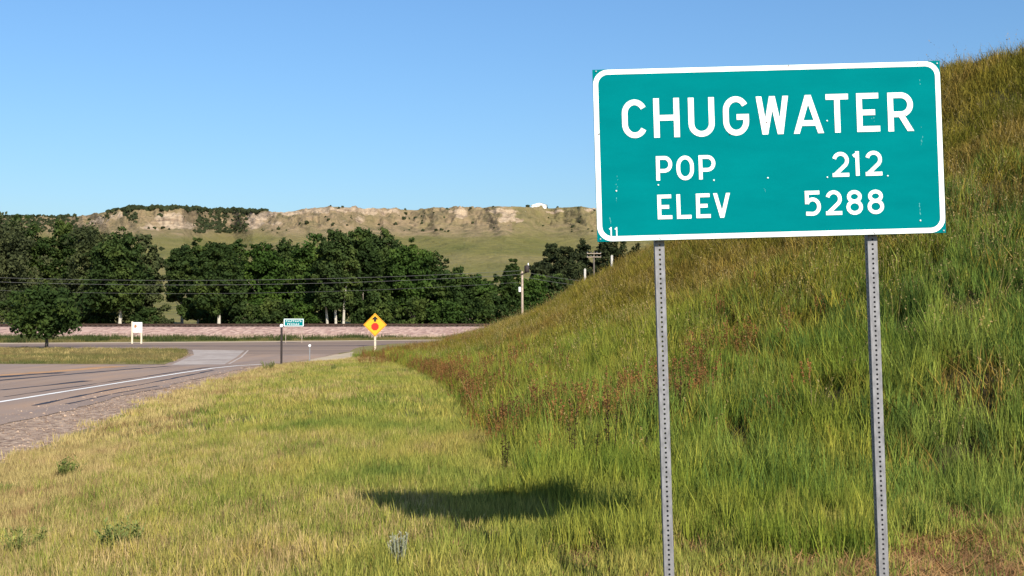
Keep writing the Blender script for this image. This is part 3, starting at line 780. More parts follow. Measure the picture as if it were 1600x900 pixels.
# ------------------------------------------------------------------ small road signs
# stop-ahead diamond
p = P(586, 507.5, 63)
zb = float(zg(p.x, 63)) - 0.05
sg = empty('warning_sign', (p.x, 63, zb), 'yellow diamond warning sign, black arrow over red octagon, on a pale wooden post', 'road sign')
ch = p.z - zb
MB().box((0, 0.07, (ch - 0.1) / 2), (0.11, 0.1, ch - 0.1 + 0.5), bev=0.008).build('post', M['pale_wood'], sg)
d = 0.64
MB().prism([(0, ch - d), (d, ch), (0, ch + d), (-d, ch)], -0.008, 0.012).build('panel', M['amber'], sg)
rim = MB()
o1, o2 = d - 0.035, d - 0.06
for i in range(4):
    q = [(0, -1), (1, 0), (0, 1), (-1, 0)]
    a, b = q[i], q[(i + 1) % 4]
    rim.add([(a[0] * o1, -0.011, ch + a[1] * o1), (b[0] * o1, -0.011, ch + b[1] * o1), (b[0] * o2, -0.011, ch + b[1] * o2), (a[0] * o2, -0.011, ch + a[1] * o2)], [(0, 1, 2, 3)])
rim.build('border', M['black'], sg)
MB().prism([(0.215 * math.cos(R(22.5 + 45 * i)), ch - 0.10 + 0.215 * math.sin(R(22.5 + 45 * i))) for i in range(8)], -0.014, -0.009).build('octagon', M['red'], sg)
MB().prism([(-0.06, ch + 0.17), (0.06, ch + 0.17), (0.06, ch + 0.29), (0.19, ch + 0.29), (0, ch + 0.48), (-0.19, ch + 0.29), (-0.06, ch + 0.29)], -0.014, -0.009).build('arrow', M['black'], sg)
# small green guide sign across the crossing road
p = P(459, 504, 100)
sg = empty('guide_sign', (p.x, 100, -0.35), 'small teal road sign with a white border and two lines of writing, across the road', 'road sign')
ch = p.z + 0.35
w_, h_ = 0.87, 0.34
MB().box((0, 0, ch), (2 * w_, 0.02, 2 * h_), bev=0.004).build('panel', M['teal'], sg)
b = MB()
for c_, s_ in (((0, ch + h_ - 0.04), (2 * w_ - 0.06, 0.05)), ((0, ch - h_ + 0.04), (2 * w_ - 0.06, 0.05)), ((-w_ + 0.045, ch), (0.06, 2 * h_ - 0.14)), ((w_ - 0.045, ch), (0.06, 2 * h_ - 0.14))):
    b.box((c_[0], -0.014, c_[1]), (s_[0], 0.006, s_[1]))
b.build('border', M['white'], sg)
for zz, n_, x0 in ((0.12, 9, -0.62), (-0.13, 7, -0.5)):
    for i in range(n_):
        b = MB(); xx = x0 + i * 0.155
        b.box((xx - 0.03, -0.014, ch + zz), (0.028, 0.006, 0.15)); b.box((xx + 0.022, -0.014, ch + zz + random.choice((-0.06, 0, 0.06))), (0.07, 0.005, 0.03))
        b.build('lettering', M['white'], sg)
for dx in (-0.7, 0.7):
    MB().box((dx, 0.05, ch / 2 - 0.1), (0.045, 0.045, ch + 0.2), bev=0.005).build('post', M['pole'], sg)
# white board sign at the left
p = P(214, 511.5, 97.5)
sg = empty('board_sign', (p.x, 97.5, -0.35), 'white square board with a brown emblem on two pale posts beside the crossing road', 'sign')
ch = p.z + 0.35
for dx, hh in ((-0.42, ch + 0.5), (0.36, ch + 0.1)):
    MB().box((dx, 0.07, hh / 2 - 0.15), (0.14, 0.1, hh + 0.3), bev=0.01).build('post', M['pale_wood'], sg)
MB().box((0.05, 0, ch), (0.78, 0.03, 0.86), bev=0.005).build('panel', M['white'], sg)
MB().prism([(-0.24, ch - 0.02), (-0.10, ch - 0.05), (0.0, ch + 0.02), (-0.02, ch + 0.2), (-0.12, ch + 0.27), (-0.22, ch + 0.2)], -0.026, -0.018).build('emblem', M['brown'], sg)
for zz, wd in ((0.22, 0.22), (0.10, 0.25), (-0.2, 0.2)):
    MB().box((0.22, -0.02, ch + zz), (wd, 0.008, 0.04)).build('lettering', M['grey_print'], sg)
# dark post with a white cap
p = P(440, 506, 50)
zb = float(zg(p.x, 50)) - 0.05
o = empty('delineator_post', (p.x, 50, zb), 'tall dark roadside post with a white reflector on top, at the grass edge', 'post')
h = p.z - zb
MB().box((0, 0, h / 2 - 0.1), (0.085, 0.06, h + 0.1), bev=0.008).build('post', M['dark_post'], o)
MB().tube([(0.0, 0.02, h - 0.08), (0, -0.06, h - 0.08)], [0.075, 0.065], 10).build('reflector', M['white'], o)
p = P(484, 540, 57)
zb = float(zg(p.x, 57)) - 0.05
o = empty('delineator_post', (p.x, 57, zb), 'short thin grey roadside post with a small white reflector', 'post')
h = p.z - zb
MB().box((0, 0, h / 2), (0.06, 0.04, h), bev=0.005).build('post', M['steel'], o)
MB().tube([(0.0, 0.03, h), (0, -0.04, h)], [0.065, 0.06], 10).build('reflector', M['white'], o)

# ------------------------------------------------------------------ the town sign
SW, SH = 1.829, 0.908
SY = 6.03
cen = P(1201.2, 236.2, SY)
town = empty('town_sign', cen, 'large teal town sign reading CHUGWATER POP 212 ELEV 5288 on two perforated steel posts', 'town sign', rot=(0, R(-1.52), 0))
def zs(zx, zy):   # position on the sign face from the enlarged photograph
    dx, dy = zx - 67, zy - 101
    ex_, ey_ = (1453 / SW, -40 / SW), (18 / SH, 723 / SH)
    det = ex_[0] * ey_[1] - ex_[1] * ey_[0]
    u = (dx * ey_[1] - dy * ey_[0]) / det
    v = (ex_[0] * dy - ex_[1] * dx) / det
    return u - SW / 2, SH / 2 - v
MB().box((0, 0, 0), (SW, 0.004, SH), bev=0.0008).build('panel', M['teal'], town)
# white border
def rrect(w, h, r, n=8):
    pts = []
    for cx, cz, a0 in ((w / 2 - r, h / 2 - r, 0), (-w / 2 + r, h / 2 - r, 90), (-w / 2 + r, -h / 2 + r, 180), (w / 2 - r, -h / 2 + r, 270)):
        for i in range(n + 1):
            a = R(a0 + 90 * i / n)
            pts.append((cx + r * math.cos(a), cz + r * math.sin(a)))
    return pts
oa, ob = rrect(SW - 0.004, SH - 0.004, 0.078), rrect(SW - 0.056, SH - 0.056, 0.053)
n = len(oa)
b = MB()
yb, yf = -0.002, -0.0032
b.add([(x, yf, z) for x, z in oa] + [(x, yf, z) for x, z in ob], [(i, (i + 1) % n, (i + 1) % n + n, i + n) for i in range(n)])
b.build('border', M['white'], town)
# letters drawn with an even stroke, like highway lettering
def arc(cx, cz, rx, rz, a0, a1, n=10):
    return [(cx + rx * math.cos(R(a0 + (a1 - a0) * i / n)), cz + rz * math.sin(R(a0 + (a1 - a0) * i / n))) for i in range(n + 1)]
def glyph(ch, w, h, s):
    """strokes (centre lines) in a box 0..w, 0..h"""
    e = s / 2; L, Rt, B, T, mx, my = e, w - e, e, h - e, w / 2, h / 2
    rx = w / 2 - e
    if ch == 'C': 
        rz = rx * 1.15
        return [arc(mx, T - rz, rx, rz, 28, 90, 6) + arc(mx, T - rz, rx, rz, 90, 180, 8)[1:] + arc(mx, B + rz, rx, rz, 180, 270, 8) + arc(mx, B + rz, rx, rz, 270, 332, 6)[1:]]
    if ch == 'G':
        rz = rx * 1.15
        return [arc(mx, T - rz, rx, rz, 28, 90, 6) + arc(mx, T - rz, rx, rz, 90, 180, 8)[1:] + arc(mx, B + rz, rx, rz, 180, 270, 8) + arc(mx, B + rz, rx, rz, 270, 360, 8)[1:] + [(Rt, my - e * 0.4), (mx + e * 0.2, my - e * 0.4)]]
    if ch == 'O':
        rz = rx * 1.25
        return [arc(mx, T - rz, rx, rz, 0, 180, 14) + arc(mx, B + rz, rx, rz, 180, 360, 14) + [(Rt, T - rz)]]
    if ch == 'U':
        return [[(L, h), (L, B + rx)] + arc(mx, B + rx, rx, rx, 180, 360, 14)[1:] + [(Rt, h)]]
    if ch == 'H': return [[(L, 0), (L, h)], [(Rt, 0), (Rt, h)], [(L, my), (Rt, my)]]
    if ch == 'W':
        k = e * 1.05
        return [[(k, h), (w * 0.265, 0)], [(w * 0.265, 0), (mx, h)], [(mx, h), (w * 0.735, 0)], [(w * 0.735, 0), (w - k, h)]]
    if ch == 'A': return [[(e * 1.06, 0), (mx, h)], [(w - e * 1.06, 0), (mx, h)], [(w * 0.24, h * 0.27), (w * 0.76, h * 0.27)]]
    if ch == 'V': return [[(e * 1.05, h), (mx, 0)], [(w - e * 1.05, h), (mx, 0)]]
    if ch == 'T': return [[(0, T), (w, T)], [(mx, 0), (mx, T)]]
    if ch == 'E': return [[(L, 0), (L, h)], [(L, T), (w * 0.96, T)], [(L, my), (w * 0.80, my)], [(L, B), (w, B)]]
    if ch == 'L': return [[(L, 0), (L, h)], [(L, B), (w, B)]]
    if ch in 'PR':
        rz = h * (0.245 if ch == 'R' else 0.265); cz = T - rz; cx = Rt - rx * 0.95
        out = [[(L, 0), (L, h)], [(L, T), (cx, T)] + arc(cx, cz, Rt - cx, rz, 90, -90, 14)[1:] + [(L, T - 2 * rz)]]
        if ch == 'R': out.append([(w * 0.50, T - 2 * rz), (w - e * 1.02, 0)])
        return out
    if ch == '1': return [[(w - e, 0), (w - e, h)], [(w - e, T - e * 0.2), (0, h * 0.80)]]
    if ch == '2':
        rz = h * 0.265
        return [arc(mx, T - rz, rx, rz, 165, 0, 12) + arc(mx, T - rz, rx, rz * 1.05, 0, -42, 5)[1:] + [(L + e * 0.2, B)], [(0, B), (w, B)]]
    if ch == '5':
        rz = h * 0.29
        return [[(w * 0.93, T), (L, T)], [(L, h), (L, h * 0.47)], [(L, h * 0.50)] + arc(mx * 0.95, B + rz, Rt - mx * 0.95, rz, 125, -90, 14) + [(e * 0.4, B + e * 0.2)]]
    if ch == '8':
        r1, r2 = h * 0.205, h * 0.235
        r1 = (T - B - 2 * r2) / 2
        return [arc(mx, T - r1, rx * 0.87, r1, -90, 270, 24), arc(mx, B + r2, rx, r2, -90, 270, 24)]
    return []
def stroke_mesh(mb, line, s, y):
    pts = [Vector((p[0], p[1])) for p in line]
    clean = [pts[0]]
    for q in pts[1:]:
        if (q - clean[-1]).length > 1e-5: clean.append(q)
    pts = clean
    closed = (pts[0] - pts[-1]).length < 1e-4
    if closed: pts = pts[:-1]
    n = len(pts); V = []
    for i in range(n):
        a = pts[i - 1] if (i > 0 or closed) else None
        b_ = pts[(i + 1) % n] if (i < n - 1 or closed) else None
        d1 = (pts[i] - a).normalized() if a is not None else None
        d2 = (b_ - pts[i]).normalized() if b_ is not None else None
        if d1 is None: d1 = d2
        if d2 is None: d2 = d1
        n1 = Vector((-d1.y, d1.x)); n2 = Vector((-d2.y, d2.x))
        m = (n1 + n2)
        if m.length < 1e-4: m = n1
        m.normalize()
        k_ = min(2.2, 1 / max(0.3, m.dot(n1)))
        V.append(pts[i] + m * s / 2 * k_); V.append(pts[i] - m * s / 2 * k_)
    Fs = []
    for i in range(n if closed else n - 1):
        j = (i + 1) % n
        Fs.append((2 * i, 2 * i + 1, 2 * j + 1, 2 * j))
    mb.add([(v.x, y, v.y) for v in V], Fs)
def diag_fix(ch, lines, h, s):
    """diagonal strokes: run past the box, then clip flat at cap height"""
    out = []
    for ln in lines:
        if len(ln) == 2 and abs(ln[0][0] - ln[1][0]) > 1e-3 and abs(ln[0][1] - ln[1][1]) > 1e-3:
            (x0, z0), (x1, z1) = ln
            out.append(('diag', ln))
        else: out.append(('line', ln))
    return out
def letter(ch, zx0, zx1, zy0, zy1, s_frac, name='letter'):
    cx, cz = zs((zx0 + zx1) / 2, (zy0 + zy1) / 2)
    w_px, h_px = zx1 - zx0, zy1 - zy0
    w = (w_px - 0.0255 * h_px) / (1453 / SW); h = (h_px - 0.0265 * w_px) / (723 / SH)
    s = s_frac * 0.86 * h
    mb = MB(); y = -0.0042
    for kind, ln in diag_fix(ch, glyph(ch, w, h, s), h, s):
        y -= 0.00015
        if kind == 'diag':
            (x0, z0), (x1, z1) = ln
            if ch == '1':
                stroke_mesh(mb, ln, s * 0.9, y); continue
            hs = s / 2 * math.hypot(x1 - x0, z1 - z0) / abs(z1 - z0)   # horizontal half width: ends stay level
            mb.add([(x0 - hs, y, z0), (x0 + hs, y, z0), (x1 + hs, y, z1), (x1 - hs, y, z1)], [(0, 1, 2, 3)])
        else: stroke_mesh(mb, ln, s, y)
    V = [(v[0] - w / 2 + cx, v[1], v[2] - h / 2 + cz) for v in mb.V]
    out = MB(); out.add(V, mb.F)
    return out.build(name, M['white'], town)
for ch, a, b_, c_, d_ in (('C', 188, 298, 225, 390), ('H', 320, 432, 219, 387), ('U', 465, 578, 216, 384), ('G', 610, 722, 211, 379), ('W', 748, 888, 210, 374),
                          ('A', 903, 1033, 205, 370), ('T', 1040, 1138, 201, 366), ('E', 1168, 1268, 197, 362), ('R', 1298, 1408, 194, 360)):
    letter(ch, a, b_, c_, d_, 0.168)
for ch, a, b_, c_, d_ in (('P', 330, 400, 463, 567), ('O', 415, 490, 461, 566), ('P', 508, 580, 459, 562), ('E', 335, 398, 625, 729), ('L', 415, 478, 623, 727), ('E', 496, 558, 620, 724), ('V', 568, 641, 618, 723)):
    letter(ch, a, b_, c_, d_, 0.175)
for ch, a, b_, c_, d_ in (('2', 1065, 1137, 445, 551), ('1', 1153, 1180, 443, 546), ('2', 1203, 1275, 440, 546), ('5', 950, 1018, 608, 714), ('2', 1036, 1106, 606, 711), ('8', 1122, 1193, 605, 710), ('8', 1210, 1281, 603, 707)):
    letter(ch, a, b_, c_, d_, 0.175, 'digit')
for x in (135, 158):
    letter('1', x, x + 11, 762, 806, 0.13, 'digit')
# bolts through the face, rusty specks and flaked sheeting
def disc(zx, zy, r, mat, name, y=-0.0055):
    x, z = zs(zx, zy)
    MB().tube([(x, -0.002, z), (x, y, z), (x, y - 0.001, z)], [r, r, r * 0.6], 8).build(name, mat, town)
for zx, zy in ((1046, 315), (797, 555), (572, 565), (340, 585), (1045, 552), (1297, 546), (82, 108), (1508, 73), (165, 610), (1431, 733), (98, 812), (1528, 775)):
    disc(zx, zy, 0.0042, M['alu'] if zx in (82, 1508, 98, 1528) else M['white'], 'rivet')
for zx, zy in ((886, 84), (1425, 75), (1372, 291), (1372, 311), (794, 322), (640, 372), (93, 372)):
    disc(zx, zy, 0.0035, M['rust'], 'rust_spot', -0.0062)
fl = MB()
for x0, y0, y1, n_ in ((167, 540, 690, 8), (140, 700, 750, 4), (101, 520, 550, 2), (1430, 650, 715, 8), (1442, 330, 450, 5), (1436, 135, 160, 2), (1240, 300, 318, 3), (785, 595, 612, 3)):
    for i in range(n_):
        x, z = zs(x0 + random.gauss(0, 2.5), random.uniform(y0, y1))
        a_, h2 = random.uniform(.0007, .0016), random.uniform(.001, .006)
        fl.add([(x - a_, -0.0026, z - h2), (x + a_, -0.0026, z - h2 * .6), (x + a_ * .7, -0.0026, z + h2), (x - a_ * .8, -0.0026, z + h2 * .7)], [(0, 1, 2, 3)])
setp(fl.build('sheeting_flake', m_plain('flaked_sheeting', (0.10, 0.36, 0.36), 0.2, 30, 0.6), town), kind='stuff')
# stringers and perforated posts
for zz in (0.30, -0.30):
    MB().box((0, 0.022, zz), (SW - 0.12, 0.036, 0.05), bev=0.002).build('stringer', M['alu'], town)
def perforated_post(cx, ztop, zbot):
    """square steel tube, each side pierced by a row of round holes an inch apart"""
    a, hp, hr = 0.0254, 0.0254, 0.0060
    bm_V, bm_F = [], []
    n = int((ztop - zbot) / hp)
    for side in range(4):
        ang = side * PI / 2
        ca, sa = math.cos(ang), math.sin(ang)
        def put(u, z): bm_V.append((u * ca + a * sa, u * sa - a * ca, z)); return len(bm_V) - 1
        for i in range(n):
            z0 = ztop - (i + 1) * hp; zc = z0 + hp / 2
            outer = [put(a, zc), put(a, z0 + hp), put(0, z0 + hp), put(-a, z0 + hp), put(-a, zc), put(-a, z0), put(0, z0), put(a, z0)]
            aa = [0, 45, 90, 135, 180, 225, 270, 315]
            inner = [put(hr * math.cos(R(k)), zc + hr * math.sin(R(k))) for k in aa]
            for k in range(8):
                kk = (k + 1) % 8
                bm_F.append((outer[k], outer[kk], inner[kk], inner[k]))
    me = mesh_py('post', bm_V, bm_F)
    bm = bmesh.new(); bm.from_mesh(me)
    bmesh.ops.remove_doubles(bm, verts=bm.verts, dist=1e-5)
    bmesh.ops.recalc_face_normals(bm, faces=bm.faces)
    bm.to_mesh(me); bm.free()
    o = link('post', me, M['steel'], town)
    o.location = (cx, 0.042 + a, 0)
    sol = o.modifiers.new('wall', 'SOLIDIFY'); sol.thickness = 0.0024; sol.offset = -1 
    return o
for cx in (-0.583, 0.541):
    perforated_post(cx, 0.40, -2.62)
    for zz in (-0.441,):
        MB().tube([(cx, -0.002, zz), (cx, -0.006, zz), (cx, -0.0085, zz)], [0.008, 0.008, 0.005], 8).build('bolt', M['white'] if zz < 0 else M['teal'], town)

# ------------------------------------------------------------------ grass
def tuft(name, n, hmin, hmax, spread, width, lean=0.25, curve=0.3, heads=0, flat=0.0, head_size=0.012):
    Vs, Fs = [], []
    for i in range(n):
        a = random.uniform(0, 2 * PI); r = spread * math.sqrt(random.random())
        b0 = Vector((math.cos(a) * r, math.sin(a) * r, -0.02))
        d = random.uniform(0, 2 * PI); ld = Vector((math.cos(d), math.sin(d), 0))
        h = random.uniform(hmin, hmax)
        l1 = h * lean * random.random(); l2 = l1 + h * curve * random.random()
        if flat: l1, l2, h = h * 0.5, h * random.uniform(.8, 1), h * random.uniform(0.03, flat)
        side = Vector((-ld.y, ld.x, 0)); ang = random.uniform(-.9, .9)
        side = Matrix.Rotation(ang, 3, 'Z') @ side
        w = width * random.uniform(0.7, 1.3) / 2
        p1 = b0 + ld * l1 + Vector((0, 0, h * 0.55)); p2 = b0 + ld * l2 + Vector((0, 0, h))
        k = len(Vs)
        Vs += [b0 - side * w, b0 + side * w, p1 + side * w * 0.8, p1 - side * w * 0.8, p2]
        Fs += [(k, k + 1, k + 2, k + 3), (k + 3, k + 2, k + 4)]
        for j in range(heads):
            q = random.uniform(0.55, 1.0)
            c = p1.lerp(p2, (q - 0.5) / 0.5) + Vector((random.gauss(0, .006), random.gauss(0, .006), random.gauss(0, .01)))
            u = Vector((random.gauss(0, 1), random.gauss(0, 1), random.gauss(0, 1))).normalized() * head_size * random.uniform(.6, 1.4)
            v = u.cross(Vector((random.gauss(0, 1), random.gauss(0, 1), 1))).normalized() * u.length * 0.6
            k = len(Vs); Vs += [c - u, c + v, c + u, c - v]; Fs += [(k, k + 1, k + 2, k + 3)]
    return mesh_py(name, Vs, Fs)

def scatter(name, x, y, scl, meshes, mat, label, z=None, sz=None, lift=0.0, tilt=0.12):
    """points on the ground carrying tufts (one object of ground cover)"""
    n = len(x)
    if z is None: z = zg(x, y)
    me = bpy.data.meshes.new(name)
    me.vertices.add(n)
    me.vertices.foreach_set('co', np.stack([x, y, z + lift], -1).astype(np.float32).ravel())
    rot = np.stack([RNG.normal(0, tilt, n), RNG.normal(0, tilt, n), RNG.uniform(0, 2 * PI, n)], -1).astype(np.float32)
    me.attributes.new('rot', 'FLOAT_VECTOR', 'POINT').data.foreach_set('vector', rot.ravel())
    s3 = np.repeat(np.asarray(scl, np.float32)[:, None], 3, 1)
    if sz is not None: s3[:, 2] *= sz
    me.attributes.new('scl', 'FLOAT_VECTOR', 'POINT').data.foreach_set('vector', s3.ravel())
    me.attributes.new('idx', 'INT', 'POINT').data.foreach_set('value', RNG.integers(0, len(meshes), n).astype(np.int32))
    me.materials.append(mat)
    o = setp(link(name, me), label, kind='stuff')
    src = bpy.data.collections.new(name + '_source')     # never linked to the scene
    for i, m in enumerate(meshes):
        m = m.copy(); m.materials.clear(); m.materials.append(mat)
        src.objects.link(bpy.data.objects.new(name + '_tuft_%02d' % i, m))
    ng = bpy.data.node_groups.new(name, 'GeometryNodeTree')
    ng.interface.new_socket('Geometry', in_out='INPUT', socket_type='NodeSocketGeometry')
    ng.interface.new_socket('Geometry', in_out='OUTPUT', socket_type='NodeSocketGeometry')
    N, Lk = ng.nodes, ng.links
    gi, go = N.new('NodeGroupInput'), N.new('NodeGroupOutput')
    iop = N.new('GeometryNodeInstanceOnPoints')
    ci = N.new('GeometryNodeCollectionInfo'); ci.inputs['Collection'].default_value = src
    ci.inputs['Separate Children'].default_value = True; ci.inputs['Reset Children'].default_value = True
    def attr(nm, ty):
        a = N.new('GeometryNodeInputNamedAttribute'); a.data_type = ty; a.inputs['Name'].default_value = nm
        return a.outputs['Attribute']
    Lk.new(gi.outputs[0], iop.inputs['Points']); Lk.new(ci.outputs[0], iop.inputs['Instance'])
    iop.inputs['Pick Instance'].default_value = True
    Lk.new(attr('idx', 'INT'), iop.inputs['Instance Index'])
    er = N.new('FunctionNodeEulerToRotation'); Lk.new(attr('rot', 'FLOAT_VECTOR'), er.inputs[0])
    Lk.new(er.outputs[0], iop.inputs['Rotation'])
    Lk.new(attr('scl', 'FLOAT_VECTOR'), iop.inputs['Scale'])
    Lk.new(iop.outputs[0], go.inputs[0])
    md = o.modifiers.new('scatter', 'NODES'); md.node_group = ng
    return o

def in_view(x, y, m=300):
    px = 800 + F * x / np.maximum(y, .5)
    return (px > -m) & (px < 1600 + m) & (y > 4)

def cand(n, y0, y1, m=260):
    """random points of the ground inside the field of view, even per square metre"""
    y = np.sqrt(RNG.uniform(y0 ** 2, y1 ** 2, n))
    x = RNG.uniform((-800 - m) / F, (800 + m) / F, n) * y
    return x, y

short_m = [tuft('grass_blades', 22, .05, .15, .085, .0055, .35, .35) for _ in range(5)]
short_far = [tuft('grass_blades_far', 34, .06, .17, .20, .010, .3, .35) for _ in range(4)]
tall_m = [tuft('tall_blades', 15, .22, .52, .10, .0085, .18, .30) for _ in range(6)]
tall_far = [tuft('tall_blades_far', 26, .22, .5, .24, .013, .2, .3) for _ in range(4)]
olive_m = [tuft('olive_blades', 26, .14, .36, .24, .010, .5, .7) for _ in range(5)]
wisp_m = [tuft('seed_stems', 5, .35, .75, .12, .004, .25, .6, heads=7, head_size=.011) for _ in range(4)]
sorrel_m = [tuft('sorrel_stalks', 5, .3, .62, .11, .005, .15, .15, heads=26, head_size=.013) for _ in range(5)]
litter_m = [tuft('dead_stalks', 20, .08, .26, .12, .006, flat=0.35) for _ in range(4)]

def xgl(y): return np.interp(y, [p[0] for p in XG], [p[1] for p in XG])

# -- mown verge, near
def area(n, y0, y1):
    x, y = cand(n, y0, y1)
    px, t_, Z_, D_k = knoll_t(x, y)
    d = x - xgl(y)
    return x, y, px, t_, d, Z_
def mown(n, y0, y1, meshes, nm, s0, s1, lab, straw=False):
    x, y, px, t_, d, Z_ = area(n, y0, y1)
    pat = fbm(x * 0.55, y * 0.35, 101, 4)
    edge = 1 - sstep(1.0, 3.4 + np.clip((20 - y) * .12, 0, 1.2), d + (pat - 0.5) * 5)
    dry = np.clip(0.05 + edge * 0.85 + sstep(0.50, 0.62, pat + 0.10 * (1 - sstep(1, 7, d)) - 0.05) * 0.42 - 0.3 * sstep(6.5, 9.5, d), 0.02, 0.97)
    ok = (d > 0.05 + (fbm(x * 1.5, y * 1.5, 5, 2) - 0.5) * 1.1) & (t_ < 0.02 + 0.10 * (pat - 0.5))
    thin = sstep(-0.3, 0.8, d)
    r = RNG.random(len(x))
    ok &= noise(x * 3.1, y * 1.9, 171) * 0.55 + noise(x * 7.5, y * 5, 172) * 0.45 > 0.27
    ok &= (RNG.random(len(x)) < (dry if straw else 1 - dry)) & (r < 0.25 + 0.75 * thin)
    lowfront = (x > -0.6) & (y < 8.2)
    ok &= ~(lowfront & (RNG.random(len(x)) < 0.35 + 0.5 * sstep(1250, 1450, px)))
    x, y = x[ok], y[ok]
    return scatter(nm, x, y, RNG.uniform(s0, s1, len(x)), meshes, M['straw'] if straw else M['short'], lab)
mown(36000, 6.2, 17, short_m, 'grass', .8, 1.45, 'mown green grass of the near verge')
mown(40000, 6.2, 17, short_m, 'dry_grass', .7, 1.3, 'straw-coloured grass of the near verge', True)
mown(46000, 17, 62, short_far, 'grass', .8, 1.3, 'mown green grass of the verge further off')
mown(46000, 17, 62, short_far, 'dry_grass', .6, 1.15, 'straw-coloured grass of the verge further off', True)
# -- tall green grass at the foot of the knoll
def tall_zone(x, y, t_, px):
    nz = (fbm(x * 0.4, y * 0.3, 111, 4) - 0.5)
    lim = interp(px, [(600, 0.9), (740, 0.55), (900, 0.42), (1050, 0.36), (1300, 0.34), (1450, 0.40), (1600, 0.5), (2000, .5)])
    front = ((y > 7.15 + 1.5 * sstep(1330, 1520, px) + (fbm(x * 0.9, x * 0, 7, 3) - 0.5) * 1.2 + np.clip((x - 1.6) * 0.1, 0, 0.3)) & (x > -0.25 + (fbm(y * 1.3, x * 0.7, 191, 3) - 0.5) * 2.2))
    start = np.where(px > 760, front, t_ > -0.01 + nz * 0.1)
    return start & (t_ > -0.2), sstep(lim + 0.14, lim - 0.14, t_ + nz * 0.35)
x, y, px, t_, d, Z_ = area(66000, 6.6, 26)
st, pr = tall_zone(x, y, t_, px)
ok = st & (RNG.random(len(x)) < pr) & (noise(x * 2.6, y * 1.6, 71) * 0.6 + noise(x * 6, y * 4, 72) * 0.4 > 0.40)
x, y, px, t_ = x[ok], y[ok], px[ok], t_[ok]
tsc = RNG.uniform(.65, 1.15, len(x)) * (0.75 + 0.5 * fbm(x * .6, y * .6, 17, 3))
tsc *= np.where(px > 770, 0.68 + 0.32 * sstep(9.0, 10.8, y + np.clip((1.2 - x) * .3, 0, 1)), 0.45 + 0.55 * sstep(0, .22, t_))
tsc *= np.where(y < 16, 0.5 + 0.5 * sstep(-0.9, 0.7, x), 1)
co = RNG.random(len(x)) < np.clip(sstep(1290, 1500, px) * 0.85 + sstep(.52, .66, fbm(x * .5, y * .4, 181, 3)) * 0.5, 0, .92)
scatter('tall_grass', x[~co], y[~co], tsc[~co], tall_m, M['tall'], 'tall green grass at the foot of the knoll', tilt=.10)
scatter('coarse_grass', x[co], y[co], tsc[co], tall_m, M['coarse'], 'darker blue-green coarse grass on the lower knoll', tilt=.12)
x, y, px, t_, d, Z_ = area(60000, 26, 62)
st, pr = tall_zone(x, y, t_, px)
ok = st & (RNG.random(len(x)) < pr)
x, y = x[ok], y[ok]
t_ = t_[ok]
scatter('tall_grass', x, y, RNG.uniform(.7, 1.1, len(x)) * (0.4 + 0.6 * sstep(0, .2, t_)), tall_far, M['tall'], 'tall green grass along the far foot of the knoll')
# -- olive grass of the upper knoll
x, y, px, t_, d, Z_ = area(150000, 10, 66)
st, pr = tall_zone(x, y, t_, px)
ok = (t_ > 0.03) & (t_ < 1.15) & (RNG.random(len(x)) < np.clip(1.05 - pr, 0.12, 1)) & (px > 600)
x, y = x[ok], y[ok]
scatter('hill_grass', x, y, RNG.uniform(.7, 1.35, len(x)), olive_m, M['olive'], 'dry olive grass over the upper knoll', tilt=.25)
x, y, px, t_, d, Z_ = area(26000, 10, 64)
ok = (t_ > 0.02) & (t_ < 1.1) & (RNG.random(len(x)) < (0.14 + 0.86 * sstep(.15, .35, t_)) * (0.25 + 0.75 * sstep(.45, .65, fbm(x * .5, y * .5, 19, 3)))) & (px > 640)
x, y = x[ok], y[ok]
scatter('seed_stems', x, y, RNG.uniform(.6, 1.2, len(x)), wisp_m, M['wisp'], 'pale seed stems standing out of the knoll grass', tilt=.2)
# -- rusty sorrel
x, y, px, t_, d, Z_ = area(60000, 10.5, 66)
nz = fbm(x * 0.5, y * 0.28, 131, 4)
band1 = np.exp(-((t_ - 0.14) / 0.13) ** 2) * ((px > 625) & (px < 1330)) * sstep(0.45, 0.60, nz) * 0.75
band2 = np.exp(-((y - 34) / 12) ** 2) * ((px > 615) & (px < 900)) * np.exp(-((t_ - 0.12) / 0.16) ** 2) * 0.42
band3 = ((y > 48) & (px > 555) & (px < 760) & (t_ < 1.1) & (y < 64)) * sstep(0.38, 0.62, nz) * 0.32 * sstep(-9, -6, x)
ok = RNG.random(len(x)) < np.clip(band1 + band2 + band3, 0, 1)
x, y = x[ok], y[ok]
scatter('sorrel', x, y, RNG.uniform(.6, 1.1, len(x)), sorrel_m, M['sorrel'], 'rust-coloured sorrel stalks along the foot of the knoll')
# -- dead litter at the very front
x, y = cand(22000, 6.0, 9.4)
nz = fbm(x * 0.9, y * 0.9, 141, 3)
pxl = 800 + F * x / y
ok = (x > -1.2 + nz) & (RNG.random(len(x)) < (0.25 + 0.75 * sstep(.4, .6, nz)) * (0.16 + 0.84 * sstep(1250, 1430, pxl)) * np.where(y > 8.0, sstep(1350, 1450, pxl), 1))
x, y = x[ok], y[ok]
scatter('grass_litter', x, y, RNG.uniform(.6, 1.3, len(x)), litter_m, M['litter'], 'brown dead grass litter in front of the tall grass', lift=.02)
